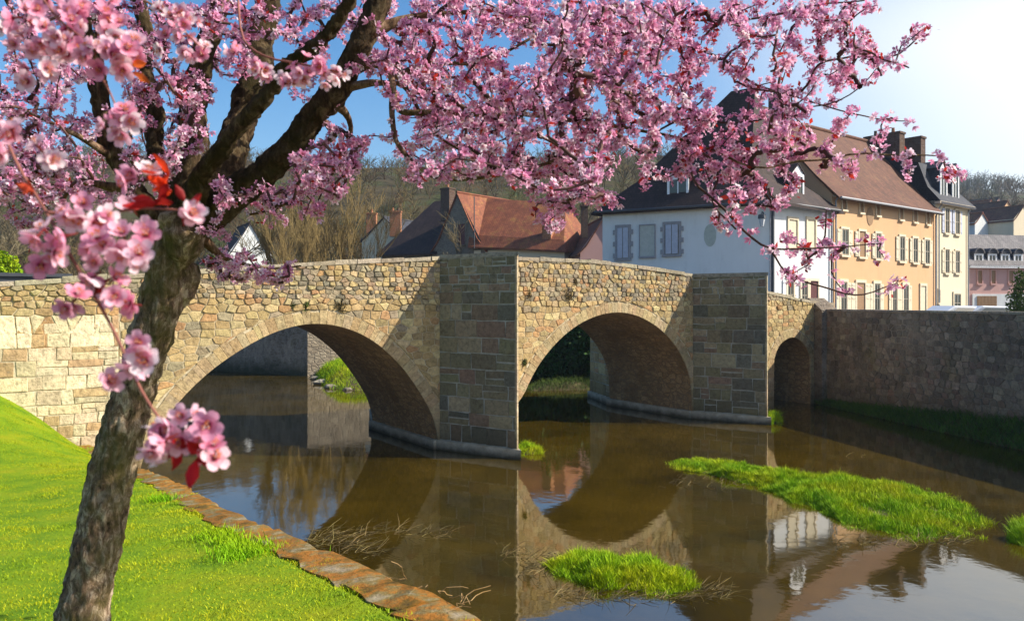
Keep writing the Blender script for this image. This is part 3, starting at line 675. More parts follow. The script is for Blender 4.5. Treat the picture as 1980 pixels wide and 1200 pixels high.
# grass mound upstream
def islet(name, px, zh, label, cat, n, bl, seed, mt='blade', zf=0.0, soil_drop=.1, base=(.5, .62, .5), tipc=(1.15, 1.12, 1.0)):
    pg = [W(x, y, zf) for x, y in px]; c = sum(pg, Vector())/len(pg); e = empty(name, (c.x, c.y, 0), label, cat)
    mb = MB(); rings = []; K = 7; m_ = len(pg)*4; bd = []
    for i in range(m_):
        k = i//4; f_ = (i % 4)/4; q = pg[k].lerp(pg[(k+1) % len(pg)], f_); q += Vector((mnoise.noise(q*1.7)*.22, mnoise.noise(q*1.7+Vector((9, 0, 0)))*.22, 0)); bd.append(q)
    def zz(r): return -.08+(zh+.08)*(1-r**2.2)
    for k in range(K):
        r = 1-k/K; rings.append([mb.vert(Vector((c.x+(q.x-c.x)*r, c.y+(q.y-c.y)*r, zz(r)+.03*mnoise.noise(q*3*r)))) for q in bd])
    cv = mb.vert((c.x, c.y, zz(0)))
    for k in range(K-1):
        for i in range(m_): mb.face((rings[k][i], rings[k][(i+1) % m_], rings[k+1][(i+1) % m_], rings[k+1][i]))
    for i in range(m_): mb.face((rings[-1][i], rings[-1][(i+1) % m_], cv))
    mb.build('soil', M['soil'], e, smooth=True)
    ar = np.array([(q.x-c.x, q.y-c.y) for q in bd]); i = rs.randint(0, m_, n); f_ = rs.rand(n)[:, None]; q = ar[i]*(1-f_)+ar[(i+1) % m_]*f_
    r = np.sqrt(rs.rand(n)); p = np.zeros((n, 3)); p[:, :2] = q*r[:, None]+np.array([c.x, c.y]); p[:, 2] = zz(r)-.02
    ht = np.array([mnoise.noise(Vector((x*1.6, y*1.6, seed))) for x, y in p[:, :2]]); ht2 = np.array([mnoise.noise(Vector((x*6, y*6, seed+9))) for x, y in p[:, :2]]); hh = bl*np.clip(1+.9*ht+.8*ht2, .25, 2.2)*(1.0-.35*r**4)
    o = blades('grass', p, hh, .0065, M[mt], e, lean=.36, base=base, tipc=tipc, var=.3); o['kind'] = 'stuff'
    return e
islet('grass_islet', [(1278, 888), (1330, 883), (1400, 890), (1470, 905), (1540, 922), (1640, 922), (1740, 934), (1830, 950), (1890, 975), (1915, 1010), (1905, 1042), (1850, 1052), (1750, 1045), (1650, 1022), (1560, 985), (1490, 955), (1420, 930), (1350, 912), (1300, 903)], .09,
      'largest bright green grassy islet stretching across the river on the right', 'islet', 95000, .125, 1)
islet('grass_islet', [(1062, 1085), (1100, 1068), (1160, 1072), (1230, 1085), (1290, 1095), (1340, 1108), (1360, 1135), (1310, 1150), (1230, 1145), (1150, 1140), (1085, 1125), (1055, 1105)], .08,
      'small green grassy islet in the foreground water right of the pier reflection', 'islet', 24000, .145, 2)
islet('grass_islet', [(1945, 1020), (1990, 1005), (2060, 1020), (2060, 1070), (1990, 1062), (1950, 1045)], .08, 'small grassy islet cut off by the right edge of the photo', 'islet', 7000, .16, 3)
islet('grass_islet', [(1000, 862), (1025, 862), (1055, 868), (1050, 878), (1010, 882), (998, 876)], .08, 'tiny grassy patch at the foot of the first pointed pier', 'islet', 2600, .14, 4)
islet('grass_islet', [(1484, 806), (1497, 806), (1515, 814), (1500, 822), (1484, 822)], .16, 'tiny grassy patch at the foot of the second pointed pier', 'islet', 2600, .2, 5)
islet('grass_mound', [(606, 722), (640, 716), (690, 714), (760, 716), (760, 752), (700, 756), (640, 752), (612, 738)], .95, 'sunlit green grassy mound on the far bank seen through the left arch', 'mound', 14000, .22, 6)
islet('gravel_bank', [(1010, 748), (1060, 742), (1130, 742), (1210, 744), (1210, 752), (1110, 754), (1020, 756)], .3, 'low grassy bank beneath the ivy seen through the second arch', 'bank', 6000, .2, 8, 'leaf_hedge')
# rocks at the mound
for i, (x, y, r_) in enumerate(((622, 742, .35), (640, 750, .28), (655, 744, .3), (610, 733, .25), (672, 754, .2))):
    mb = MB(); c = W(x, y); n1, n2 = 8, 6
    v = [[mb.vert(c+Vector((math.cos(a)*math.sin(b_)*1.3, math.sin(a)*math.sin(b_), math.cos(b_)*.7))*r_*(1+.35*mnoise.noise(Vector((math.cos(a)*2+i*3, math.sin(a)*2, b_*2))))) for a in np.linspace(0, 6.283, n1, endpoint=False)] for b_ in np.linspace(.15, 2.6, n2)]
    for k in range(n2-1):
        for j in range(n1): mb.face((v[k][j], v[k+1][j], v[k+1][(j+1) % n1], v[k][(j+1) % n1]))
    mb.face(v[0]); mb.cur = (.4, .33, .24)
    o = mb.build('rock', M['footing']); setp(o, ['largest boulder below the green mound through the left arch', 'pale boulder at the waterline below the mound', 'middle boulder half in grass of the far mound', 'leftmost small boulder beside the dark upstream wall', 'smallest rightmost boulder by the far mound'][i], 'rock', 'boulders below the far grass mound')
# ------------------------------------------------------------------ buildings
class Facade:
    def __init__(s, A, D): s.A = Vector((A[0], A[1], 0)); s.D = Vector((D[0], D[1], 0)).normalized(); s.N = Vector((s.D.y, -s.D.x, 0))
    def t(s, x): r = (x-CX)/F; return (r*s.A.y-s.A.x)/(s.D.x-r*s.D.y)
    def pt(s, t, z, n=0): return s.A+s.D*t+s.N*n+Vector((0, 0, z))
    def z(s, x, y): t = s.t(x); return EYE+(HY-y)/F*(s.A.y+s.D.y*t)
def window(f, parent, x0, y0, x1, y1, frame='trim', pane='pane', shut=None, name='window', rail=True, quoin=False, fw=.12, sillc=True):
    """window given by the pixel rectangle of its opening on facade f"""
    t0, t1 = f.t(x0), f.t(x1); xm = (x0+x1)/2; z1, z0 = f.z(xm, y0), f.z(xm, y1)
    w0 = empty(name, parent=parent); w0.location = f.pt((t0+t1)/2, z0)-Vector(parent.location)
    mb = MB()
    mb.poly([f.pt(t0, z0, .02), f.pt(t1, z0, .02), f.pt(t1, z1, .02), f.pt(t0, z1, .02)]); mb.build('pane', M[pane], w0)
    mb = MB(); bx = lambda a, b_, c, d, n=.08, m_=mb: m_.box(f.pt(a, c), f.D*(b_-a), f.N*n, (0, 0, d-c))
    bx(t0-fw, t0, z0, z1); bx(t1, t1+fw, z0, z1); bx(t0-fw, t1+fw, z1, z1+fw*1.3, .085)
    if quoin:
        for k in range(3):
            zz = z0+(z1-z0)*(k*.38+.02); 
            bx(t0-fw*2.1, t0-fw-.002, zz, zz+(z1-z0)*.15, .07); bx(t1+fw+.002, t1+fw*2.1, zz, zz+(z1-z0)*.15, .07)
    mb.build('surround', M[frame], w0)
    mb = MB()
    if sillc: mb.box(f.pt(t0-fw*1.2, z0-.12), f.D*(t1-t0+fw*2.4), f.N*.14, (0, 0, .115)); mb.build('sill', M[frame], w0)
    if rail and pane == 'pane':
        mb = MB(); c = (t0+t1)/2
        for a in (t0+.03, c-.025, t1-.08): mb.box(f.pt(a, z0+.01, .022), f.D*.05, f.N*.03, (0, 0, z1-z0-.02))
        for zz in (z0+.02, z0+(z1-z0)*.5, z1-.07): mb.box(f.pt(t0+.01, zz, .022), f.D*(t1-t0-.02), f.N*.026, (0, 0, .045))
        mb.build('frame', M['sash'], w0)
    if shut:
        sw = (t1-t0)*.5
        for a in (t0-fw-sw, t1+fw):
            mb = MB(); mb.box(f.pt(a, z0+.02, .02), f.D*(sw-.02), f.N*.045, (0, 0, z1-z0-.04))
            for k in range(3): mb.box(f.pt(a+.05, z0+.1+(z1-z0-.3)*k/2, .066), f.D*(sw-.12), f.N*.02, (0, 0, .09))
            mb.build('shutter', M[shut], w0)
    return w0
def chimney(parent, c, D, L, Wd, z0, z1, mt='chimney', pots=2):
    D = Vector((*D, 0)).normalized(); n = Vector((D.y, -D.x, 0)); c = Vector((*c, 0)); e = empty('chimney', parent=parent)
    e.location = c+Vector((0, 0, z0))-Vector(parent.location)
    mb = MB(); o_ = c-D*L/2-n*Wd/2
    mb.box(o_+Vector((0, 0, z0)), D*L, n*Wd, (0, 0, z1-z0)); mb.box(o_-D*.06-n*.06+Vector((0, 0, z1)), D*(L+.12), n*(Wd+.12), (0, 0, .14)); mb.build('stack', M[mt], e)
    for k in range(pots):
        mb = MB(); q = c+D*L*((k+.5)/pots-.5); mb.tube([q+Vector((0, 0, z1+.14)), q+Vector((0, 0, z1+.45)), q+Vector((0, 0, z1+.5))], [.13, .1, .12], 8); mb.build('chimney_pot', M['chimney_orange' if k == 0 else 'chimney'], e)
def roof_faces(name, faces, mt, parent, thick=.14):
    mb = MB()
    for f in faces:
        f = [Vector(p) for p in f]; n = (f[1]-f[0]).cross(f[2]-f[0]); n.normalize()
        if n.z < 0: f = f[::-1]; n = -n
        mb.poly(f); lo = [p-Vector((0, 0, thick)) for p in f]; mb.poly(lo[::-1])
        for a, b_, c, d in zip(f, f[1:]+f[:1], lo, lo[1:]+lo[:1]): mb.poly([a, c, d, b_])
    return mb.build(name, M[mt], parent)
def pipe(f, parent, t, z0, z1, r=.05, mt='pipe', name='drainpipe'):
    mb = MB(); mb.tube([f.pt(t, z0, .1), f.pt(t, (z0+z1)/2, .1), f.pt(t, z1-.3, .1), f.pt(t, z1, .3)], r, 8); mb.build(name, M[mt], parent)
def gutter(f, parent, t0, t1, z, n=.42, mt='pipe'):
    mb = MB(); mb.tube([f.pt(t0, z, n), f.pt(t1, z, n)], .07, 8); mb.build('gutter', M[mt], parent)
def v3(p, z): return Vector((p[0], p[1], z))
GZ = 2.45
WC = Vector((13.3, 40, 0)); WD = Vector((.787, .617, 0)).normalized(); BK = Vector((-WD.y, WD.x, 0))
# --- white house on the corner
WL = Vector((5.18, 44.4, 0)); WR = WC+WD*5.97; WB = WR+(WL-WC)
h = empty('white_house', (WC.x, WC.y, GZ), 'white corner house with steep dark hipped roof and blue-grey shaded side behind the bridge', 'house')
mb = MB(); EZ = 9.45; mb.prism([(p.x, p.y) for p in (WC, WR, WB, WL)], GZ, EZ); mb.build('wall', M['white'], h)
fl = Facade((WL.x, WL.y), ((WC-WL).x, (WC-WL).y)); fr_ = Facade((WC.x, WC.y), (WD.x, WD.y))
window(fl, h, 1194, 440, 1216, 500, 'trim_grey', 'pane', None, quoin=True)
window(fl, h, 1286, 434, 1313, 492, 'trim_grey', 'pane', None, quoin=True)
for (x0, y0, x1, y1) in ((1194, 441, 1216, 499), (1287, 435, 1312, 491)):
    mb = MB(); t0, t1 = fl.t(x0), fl.t(x1); z1, z0 = fl.z(x0, y0), fl.z(x0, y1)
    for k in range(2):
        a = t0+(t1-t0)*k/2+.02; ww = (t1-t0)/2-.04
        mb.box(fl.pt(a, z0, .06), fl.D*ww, fl.N*.04, (0, 0, z1-z0))
        for q in range(9): mb.box(fl.pt(a+.04, z0+.08+(z1-z0-.16)*q/9, .101), fl.D*(ww-.08), fl.N*.015, (0, 0, .05))
    mb.build('shutter', M['shutter_grey'], h)
mb = MB(); t0, t1 = fl.t(1238), fl.t(1266); z1, z0 = fl.z(1250, 436), fl.z(1250, 496)       # walled-up window
mb.box(fl.pt(t0, z0), fl.D*(t1-t0), fl.N*.05, (0, 0, z1-z0)); mb.build('blind_window', mat_flat('grey_render_panel', (.45, .46, .41), .9), h)
window(fl, h, 1238, 436, 1266, 495, 'trim_grey', 'shutter_grey', None, name='blind_surround', rail=False, fw=.05)
tc_ = fl.t(1373); zc_ = fl.z(1373, 455); mb = MB()
mb.poly([fl.pt(tc_+.33*math.cos(a), zc_+.6*math.sin(a), .012) for a in np.linspace(0, 6.283, 28, endpoint=False)]); mb.build('oval_patch', mat_flat('grey_green_patch', (.42, .45, .40), .9), h)
window(fr_, h, 1548, 543, 1560, 600, 'trim', 'pane', None); window(fr_, h, 1521, 541, 1533, 600, 'trim', 'pane', 'paint_white')
window(fr_, h, 1565, 543, 1580, 600, 'trim', 'door', None, name='door', sillc=False)
window(fr_, h, 1524, 425, 1540, 478, 'trim', 'shutter', None); window(fr_, h, 1560, 425, 1575, 478, 'trim', 'shutter', None)
mb = MB(); mb.box(WC+Vector((0, 0, GZ))-WD*.05-BK*-.02+fr_.N*.04-Vector((0, 0, 0)), WD*.4, fr_.N*.03, (0, 0, EZ-GZ-.05)); mb.build('corner_strip', M['trim_grey'], h)
pipe(fr_, h, .12, GZ, EZ-.1, .07, 'metal'); pipe(fr_, h, 5.8, GZ, EZ, .06)
ov = .45; cen = (WC+WR+WB+WL)/4; ea = [p+(p-cen).normalized()*ov*1.5 for p in (WC, WR, WB, WL)]
rd = [p.lerp(cen, .33) for p in (WC, WR, WB, WL)]; ap1 = P(1440, 205, 44.2); ap2 = P(1466, 172, 43.2); ap1.z = ap2.z = 16.2
ap2 = Vector((13.6, 43.4, 16.25)); ap1 = Vector((12.4, 43.9, 16.15))
F_ = []; e4 = [v3(p, EZ-.12) for p in ea]; r4 = [v3(p, EZ+1.75) for p in rd]
for k in range(4): F_.append([e4[k], e4[(k+1) % 4], r4[(k+1) % 4], r4[k]])
F_ += [[r4[0], r4[1], ap2], [r4[1], r4[2], ap1, ap2], [r4[2], r4[3], ap1], [r4[3], r4[0], ap2, ap1]]
roof_faces('roof', F_, 'dark_roof', h)
gutter(fl, h, -.3, fl.t(1492), EZ-.12, .5, 'metal'); gutter(fr_, h, -.4, 6, EZ-.12, .5, 'metal')
def dormer(parent, f, t, z0, w_, hh, dep, back, rm='slate', arched=False):
    d = empty('dormer', parent=parent); d.location = f.pt(t, z0)-Vector(parent.location)
    mb = MB(); o_ = f.pt(t-w_/2, z0, -back)
    mb.box(o_, f.D*w_, -f.N*dep, (0, 0, hh)); mb.build('cheek', M[rm], d)
    mb = MB(); n = .0
    fo = lambda a, z, k=.03: f.pt(t+a, z0+z, -back+k)
    mb.box(fo(-w_/2, 0, 0), f.D*.13, f.N*.06, (0, 0, hh)); mb.box(fo(w_/2-.13, 0, 0), f.D*.13, f.N*.06, (0, 0, hh)); mb.box(fo(-w_/2+.13, 0, 0), f.D*(w_-.26), f.N*.06, (0, 0, .12)); mb.box(fo(-w_/2+.13, hh-.14, 0), f.D*(w_-.26), f.N*.06, (0, 0, .14))
    mb.box(fo(-.03, .12, 0), f.D*.06, f.N*.05, (0, 0, hh-.26)); mb.build('frame', M['paint_white'], d)
    mb = MB(); mb.poly([fo(-w_/2+.13, .12, .012), fo(w_/2-.13, .12, .012), fo(w_/2-.13, hh-.14, .012), fo(-w_/2+.13, hh-.14, .012)]); mb.build('pane', M['pane'], d)
    if not arched:
        a, b_, c = f.pt(t-w_/2-.1, z0+hh, -back+.1), f.pt(t+w_/2+.1, z0+hh, -back+.1), f.pt(t, z0+hh+w_*.5, -back+.1); bk = -f.N*(dep+.3)
        roof_faces('dormer_roof', [[a, c, c+bk, a+bk], [b_, b_+bk, c+bk, c]], rm, d, .06)
        mb = MB(); k=f.N*-.08; mb.poly([a+k, b_+k, c+k]); mb.build('pediment', M['paint_white'], d)
    else:
        m_ = 10; arc = [(-math.cos(x)*w_*.56, math.sin(x)*w_*.56) for x in np.linspace(0, math.pi, m_)]
        mb = MB(); fr2 = [mb.vert(f.pt(t+a, z0+hh+b_, -back+.12)) for a, b_ in arc]; bk2 = [mb.vert(f.pt(t+a, z0+hh+b_, -back-dep)) for a, b_ in arc]
        for i in range(m_-1): mb.face((fr2[i], fr2[i+1], bk2[i+1], bk2[i]))
        mb.face(fr2[::-1]); mb.build('dormer_roof', M['slate'], d)
        mb = MB(); mb.tube([f.pt(t+a*.93, z0+hh+b_*.93, -back+.14) for a, b_ in arc], .05, 6); mb.build('arch_trim', M['slate_light'], d)
dormer(h, fr_, fr_.t(1553), EZ+.25, 1.15, 1.5, 1.9, .35, 'dark_roof')
dormer(h, fl, fl.t(1308), EZ+.35, 1.2, 1.3, 1.9, .3, 'dark_roof')
chimney(h, (14.6, 45.9), (WD.x, WD.y), .9, .6, 11.5, 15.6, 'chimney', 1)
lamp = empty('wall_lantern', fl.pt(fl.t(1478), fl.z(1478, 425)), 'dark metal wall lantern with white glass on the corner of the white house', 'lantern')
mb = MB(); lt = fl.t(1478); lz = fl.z(1478, 425)
mb.tube([fl.pt(lt, lz+.1, 0), fl.pt(lt, lz+.35, .3), fl.pt(lt, lz+.35, .62), fl.pt(lt, lz+.22, .66)], .03, 6); mb.build('bracket', M['metal'], lamp)
mb = MB(); c = fl.pt(lt, lz, .66); mb.tube([c+Vector((0, 0, .25)), c+Vector((0, 0, .2)), c+Vector((0, 0, .0))], [.04, .18, .2], 6); mb.build('cap', M['metal'], lamp)
mb = MB(); mb.tube([c+Vector((0, 0, -.02)), c+Vector((0, 0, -.38)), c+Vector((0, 0, -.43))], [.16, .09, .04], 6); mb.build('glass', M['glass'], lamp)
# --- long yellow house
YA = WC+WD*6.0; YL = 12.9; h = empty('yellow_house', (YA.x, YA.y, GZ), 'long ochre-yellow house with a brown tiled roof and many cream shutters', 'house')
f = Facade((YA.x, YA.y), (WD.x, WD.y)); DEP = 9.0; YE = 10.35
YB = YA+WD*YL; q4 = [YA, YB, YB+BK*DEP, YA+BK*DEP]
mb = MB(); mb.prism([(p.x, p.y) for p in q4], GZ, YE)
for q in (YA+WD*.01, YB-WD*.01): mb.poly([v3(q, YE), v3(q+BK*DEP, YE), v3(q+BK*DEP/2, 15.3)])
mb.build('wall', M['yellow'], h)
RZ = 15.6; pr = [(-.5, YE-.25), (.9, YE+1.15), (DEP/2, RZ), (DEP-.9, YE+1.15), (DEP+.5, YE-.25)]
roof_faces('roof', [[v3(YA+BK*a[0]-WD*.12, a[1]), v3(YB+BK*a[0]+WD*.12, a[1]), v3(YB+BK*b_[0]+WD*.12, b_[1]), v3(YA+BK*b_[0]-WD*.12, b_[1])] for a, b_ in zip(pr, pr[1:])], 'brown_roof', h)
mb = MB(); mb.tube([v3(YA+BK*DEP/2, RZ+.03), v3(YB+BK*DEP/2, RZ+.03)], .14, 8); mb.build('ridge_tiles', M['brown_roof'], h)
gutter(f, h, 0, YL, YE-.27, .55); pipe(f, h, .25, GZ, YE-.1); pipe(f, h, YL-.12, GZ, YE-.1)
for k, (x0, x1) in enumerate(((1626, 1639), (1660, 1672), (1692, 1702), (1738, 1748), (1764, 1773), (1787, 1796))):
    s_ = 443+(x0-1626)*.128; window(f, h, x0, s_, x1, s_+50-(x0-1626)*.02, 'trim', 'pane' if k not in (1,) else 'pane_brown', 'shutter', fw=.1)
for x0, x1 in ((1627, 1635), (1661, 1668), (1693, 1700), (1738, 1745), (1765, 1772), (1790, 1796)):
    s_ = 383+(x0-1626)*.175; window(f, h, x0, s_, x1, s_+22, 'trim', 'pane_brown', None, fw=.06, rail=False)
for k, (x0, x1) in enumerate(((1624, 1636), (1655, 1671), (1689, 1700), (1724, 1733), (1745, 1755), (1779, 1789))):
    s_ = 545+(x0-1626)*.05; window(f, h, x0, s_, x1, 606, 'trim', ('pane', 'pane_brown', 'pane', 'pane', 'pane', 'shutter')[k], None if k == 5 else 'shutter', fw=.13, sillc=False, name='window')
tc_ = f.t(1682); zc_ = f.z(1682, 418); mb = MB()
mb.poly([f.pt(tc_+.38*math.cos(a), zc_+.55*math.sin(a), .03) for a in np.linspace(0, 6.283, 24, endpoint=False)]); mb.build('oval_window', M['pane_brown'], h)
mb = MB(); mb.box(f.pt(.1, f.z(1700, 449)+1.72), f.D*(YL-.2), f.N*.06, (0, 0, .09)); mb.build('string_course', M['trim'], h)
chimney(h, (YA+WD*1.8+BK*DEP/2)[:2], (WD.x, WD.y), 1.3, .7, 14.2, 17.0, 'chimney', 1)
chimney(h, (YB+WD*.4+BK*(DEP/2-.9))[:2], (BK.x, BK.y), 2.5, .75, 12.5, 15.9, 'chimney', 2)
# --- cream house with dormers
KA = YB+WD*.02; KL = 5.1; KE = 11.0; h = empty('cream_house', (KA.x, KA.y, GZ), 'narrow tall cream house with a slate mansard roof and two white dormers', 'house')
f = Facade((KA.x, KA.y), (WD.x, WD.y)); KB = KA+WD*KL; KD = 7.5; f.A = f.A
mb = MB(); q4 = [KA, KB, KB+BK*KD, KA+BK*KD]; mb.prism([(p.x, p.y) for p in q4], GZ, KE); mb.build('wall', M['cream'], h)
i1 = [KA+WD*.0+BK*1.1, KB-WD*1.0+BK*1.1, KB-WD*1.0+BK*(KD-1.1), KA+BK*(KD-1.1)]; mm = [KA+BK*.5, KB-WD*.4+BK*.5, KB-WD*.4+BK*(KD-.5), KA+BK*(KD-.5)]
e4 = [v3(KA-BK*.4, KE-.1), v3(KB-BK*.4+WD*.4, KE-.1), v3(KB+BK*(KD+.4)+WD*.4, KE-.1), v3(KA+BK*(KD+.4), KE-.1)]
m4 = [v3(p, KE+1.0) for p in mm]; t4 = [v3(p, KE+2.7) for p in i1]
tp1 = v3(KA+BK*KD/2, KE+3.5); tp2 = v3(KB-WD*2+BK*KD/2, KE+3.5)
F_ = []
for a, b_ in ((e4, m4), (m4, t4)):
    for k in range(4): F_.append([a[k], a[(k+1) % 4], b_[(k+1) % 4], b_[k]])
F_ += [[t4[0], t4[1], tp2, tp1], [t4[1], t4[2], tp2], [t4[2], t4[3], tp1, tp2], [t4[3], t4[0], tp1]]
roof_faces('roof', F_, 'slate', h)
mb = MB(); mb.box(f.pt(-.1, KE-.22), f.D*(KL+.4), f.N*.38, (0, 0, .16)); mb.build('cornice', M['trim'], h)
for x0, x1, y0, y1 in ((1826, 1834, 403, 451), (1846, 1854, 407, 453), (1826, 1834, 482, 528), (1846, 1854, 485, 528)): window(f, h, x0, y0, x1, y1, 'trim', 'pane', 'shutter_grey' if y0 < 450 else 'shutter', fw=.09)
window(f, h, 1843, 568, 1856, 604, 'trim', 'pane', None, sillc=False); window(f, h, 1812, 560, 1816, 585, 'trim', 'pane', None, fw=.06)
dormer(h, f, f.t(1828), KE+.35, 1.05, 2.0, 1.6, .15); dormer(h, f, f.t(1851), KE+.35, 1.05, 2.0, 1.6, .15)
pipe(f, h, KL-.15, GZ, KE-.2); pipe(f, h, .35, GZ, KE-.2)
chimney(h, (KA+WD*3.1+BK*3.1)[:2], (BK.x, BK.y), 1.9, .7, 12.0, 15.9, 'chimney', 0)
# --- pink house
GA = P(1873, 600, 61); f = Facade((GA.x, GA.y), (.985, .17)); GL = 9.0; h = empty('pink_house', (GA.x, GA.y, GZ), 'pink house with grey slate roof and a row of round-topped dormers at the right edge', 'house')
GE = f.z(1900, 512); mb = MB(); q4 = [f.pt(0, 0), f.pt(GL, 0), f.pt(GL, 0)-f.N*8, f.pt(0, 0)-f.N*8]; mb.prism([(p.x, p.y) for p in q4], GZ, GE); mb.build('wall', M['pink'], h)
F_ = [[v3(f.pt(-.3, 0, .4), GE-.05), v3(f.pt(GL+.3, 0, .4), GE-.05), v3(f.pt(GL-.4, 0, -2.2), GE+2.6), v3(f.pt(.3, 0, -2.2), GE+2.6)], [v3(f.pt(.3, 0, -2.2), GE+2.6), v3(f.pt(GL-.4, 0, -2.2), GE+2.6), v3(f.pt(GL-.4, 0, -8), GE+2.4), v3(f.pt(.3, 0, -8), GE+2.4)],
      [v3(f.pt(-.3, 0, .4), GE-.05), v3(f.pt(.3, 0, -2.2), GE+2.6), v3(f.pt(.3, 0, -8), GE+2.4), v3(f.pt(-.3, 0, -8.2), GE-.05)]]
roof_faces('roof', F_, 'slate_light', h)
mb = MB(); mb.box(f.pt(-.2, GE-.25), f.D*(GL+.4), f.N*.4, (0, 0, .18)); mb.build('cornice', M['paint_white'], h)
for x in (1893, 1919, 1944, 1969): dormer(h, f, f.t(x), GE+.15, .8, .75, 1.9, .05, 'slate', True)
for x0, x1 in ((1890, 1898), (1916, 1924), (1950, 1958)): window(f, h, x0, 523, x1, 548, 'trim', 'pink_sh', None, rail=False, fw=.08) if False else window(f, h, x0, 523, x1, 548, 'pink', 'pane_brown', None, rail=False, fw=.08)
mb = MB(); mb.box(f.pt(.3, GZ), f.D*(GL-1.2), f.N*.06, (0, 0, f.z(1900, 568)-GZ)); mb.build('ground_floor_render', M['white'], h)
mb = MB(); t0, t1 = f.t(1888), f.t(1926); zz = f.z(1900, 572)
for k in range(14): mb.box(f.pt(t0+(t1-t0)*k/14, GZ, .07), f.D*((t1-t0)/14-.03), f.N*.05, (0, 0, zz-GZ))
mb.build('garage_door', M['pane_brown'], h)
# --- grey gabled house with red roof
KZ = 1.45
def zk(z): return EYE+(z-EYE)*KZ
def gable_house(name, label, A, D, width, depth, base, ez, rz, wallm, roofm, cat='house', flare=True, ov=.25):
    """gable end lies along D from A; the ridge runs back from it"""
    f = Facade(A, D); e = empty(name, (A[0], A[1], base), label, cat); bk = -f.N
    q = [f.pt(0, 0), f.pt(width, 0), f.pt(width, 0)+bk*depth, f.pt(0, 0)+bk*depth]; mb = MB()
    mb.prism([(p.x, p.y) for p in q], base, ez); mid = f.pt(width/2, 0)
    mb.poly([v3(q[0], ez), v3(q[1], ez), v3(mid, rz-.12)]); mb.poly([v3(q[2], ez), v3(q[3], ez), v3(mid+bk*depth, rz-.12)]); mb.build('wall', M[wallm], e)
    pr = [(-ov, ez-.25), (width*.12, ez+(rz-ez)*.17), (width/2, rz), (width*.88, ez+(rz-ez)*.17), (width+ov, ez-.25)]
    roof_faces('roof', [[v3(f.pt(a[0], 0, .15), a[1]), v3(f.pt(b_[0], 0, .15), b_[1]), v3(f.pt(b_[0], 0, -depth-.15), b_[1]), v3(f.pt(a[0], 0, -depth-.15), a[1])] for a, b_ in zip(pr, pr[1:])], roofm, e)
    mb = MB(); mb.tube([v3(f.pt(width/2, 0, .15), rz+.02), v3(f.pt(width/2, 0, -depth-.15), rz+.02)], .1, 8); mb.build('ridge_tiles', M[roofm], e)
    return e, f
A0 = P(836, 500, 48.5*KZ); B0 = P(930, 500, 46.0*KZ); gd = (B0-A0); gw = Vector((gd.x, gd.y)).length
h, f = gable_house('grey_gabled_house', 'grey rubble house with a pointed gable and sunlit red tiled roof behind the first pier', (A0.x, A0.y), (gd.x, gd.y), gw+.4, 8.5, 3, zk(7.45), zk(10.9), 'rubble_grey', 'red_roof')
# long red roof wing running right
RA = P(905, 500, 46.4*KZ); RB = P(1098, 500, 43.5*KZ); d = (RB-RA); f2 = Facade((RA.x, RA.y), (d.x, d.y)); LR = Vector((d.x, d.y)).length
mb = MB(); ww = 8.0; q = [f2.pt(.6, 0), f2.pt(LR-.3, 0), f2.pt(LR-.3, 0, -ww), f2.pt(.6, 0, -ww)]; mb.prism([(p.x, p.y) for p in q], 3, zk(7.3)); mb.build('wing_wall', M['cream'], h)
za, zb = 7.5, 7.25
roof_faces('wing_roof', [[v3(f2.pt(.2, 0, .4), zk(7.55)), v3(f2.pt(LR, 0, .4), zk(7.1)), v3(f2.pt(LR-.5, 0, -.4), zk(7.75)), v3(f2.pt(-.1, 0, -.4), zk(8.3))],
    [v3(f2.pt(-.1, 0, -.4), zk(8.3)), v3(f2.pt(LR-.5, 0, -.4), zk(7.75)), v3(f2.pt(LR-2.0, 0, -3*KZ), zk(10.2)), v3(f2.pt(-1.0, 0, -3*KZ), zk(10.85))],
    [v3(f2.pt(LR, 0, .4), zk(7.1)), v3(f2.pt(LR, 0, -ww-.4), zk(7.1)), v3(f2.pt(LR-2.0, 0, -3*KZ), zk(10.2)), v3(f2.pt(LR-.5, 0, -.4), zk(7.75))],
    [v3(f2.pt(-1, 0, -ww-.4), zk(7.3)), v3(f2.pt(-1.0, 0, -3*KZ), zk(10.85)), v3(f2.pt(LR-2, 0, -3*KZ), zk(10.2)), v3(f2.pt(LR, 0, -ww-.4), zk(7.1))]], 'red_roof', h)
chimney(h, P(1060, 440, 44.6*KZ)[:2], (d.x, d.y), .8, .7, zk(7.6), zk(9.1), 'chimney_orange', 0)
chimney(h, P(866, 370, 49.5*KZ)[:2], (gd.x, gd.y), 1.1, .8, zk(9.4), zk(11.4), 'chimney', 1)
mb = MB(); q_ = P(917, 480, 45.6*KZ); mb.tube([q_, q_+Vector((0, 0, 4.4))], .045, 6); mb.build('pole', M['metal'], h)
window(f, h, 887, 433, 900, 473, 'rubble_grey', 'door', None, rail=False, fw=.08)
h, f = None, None
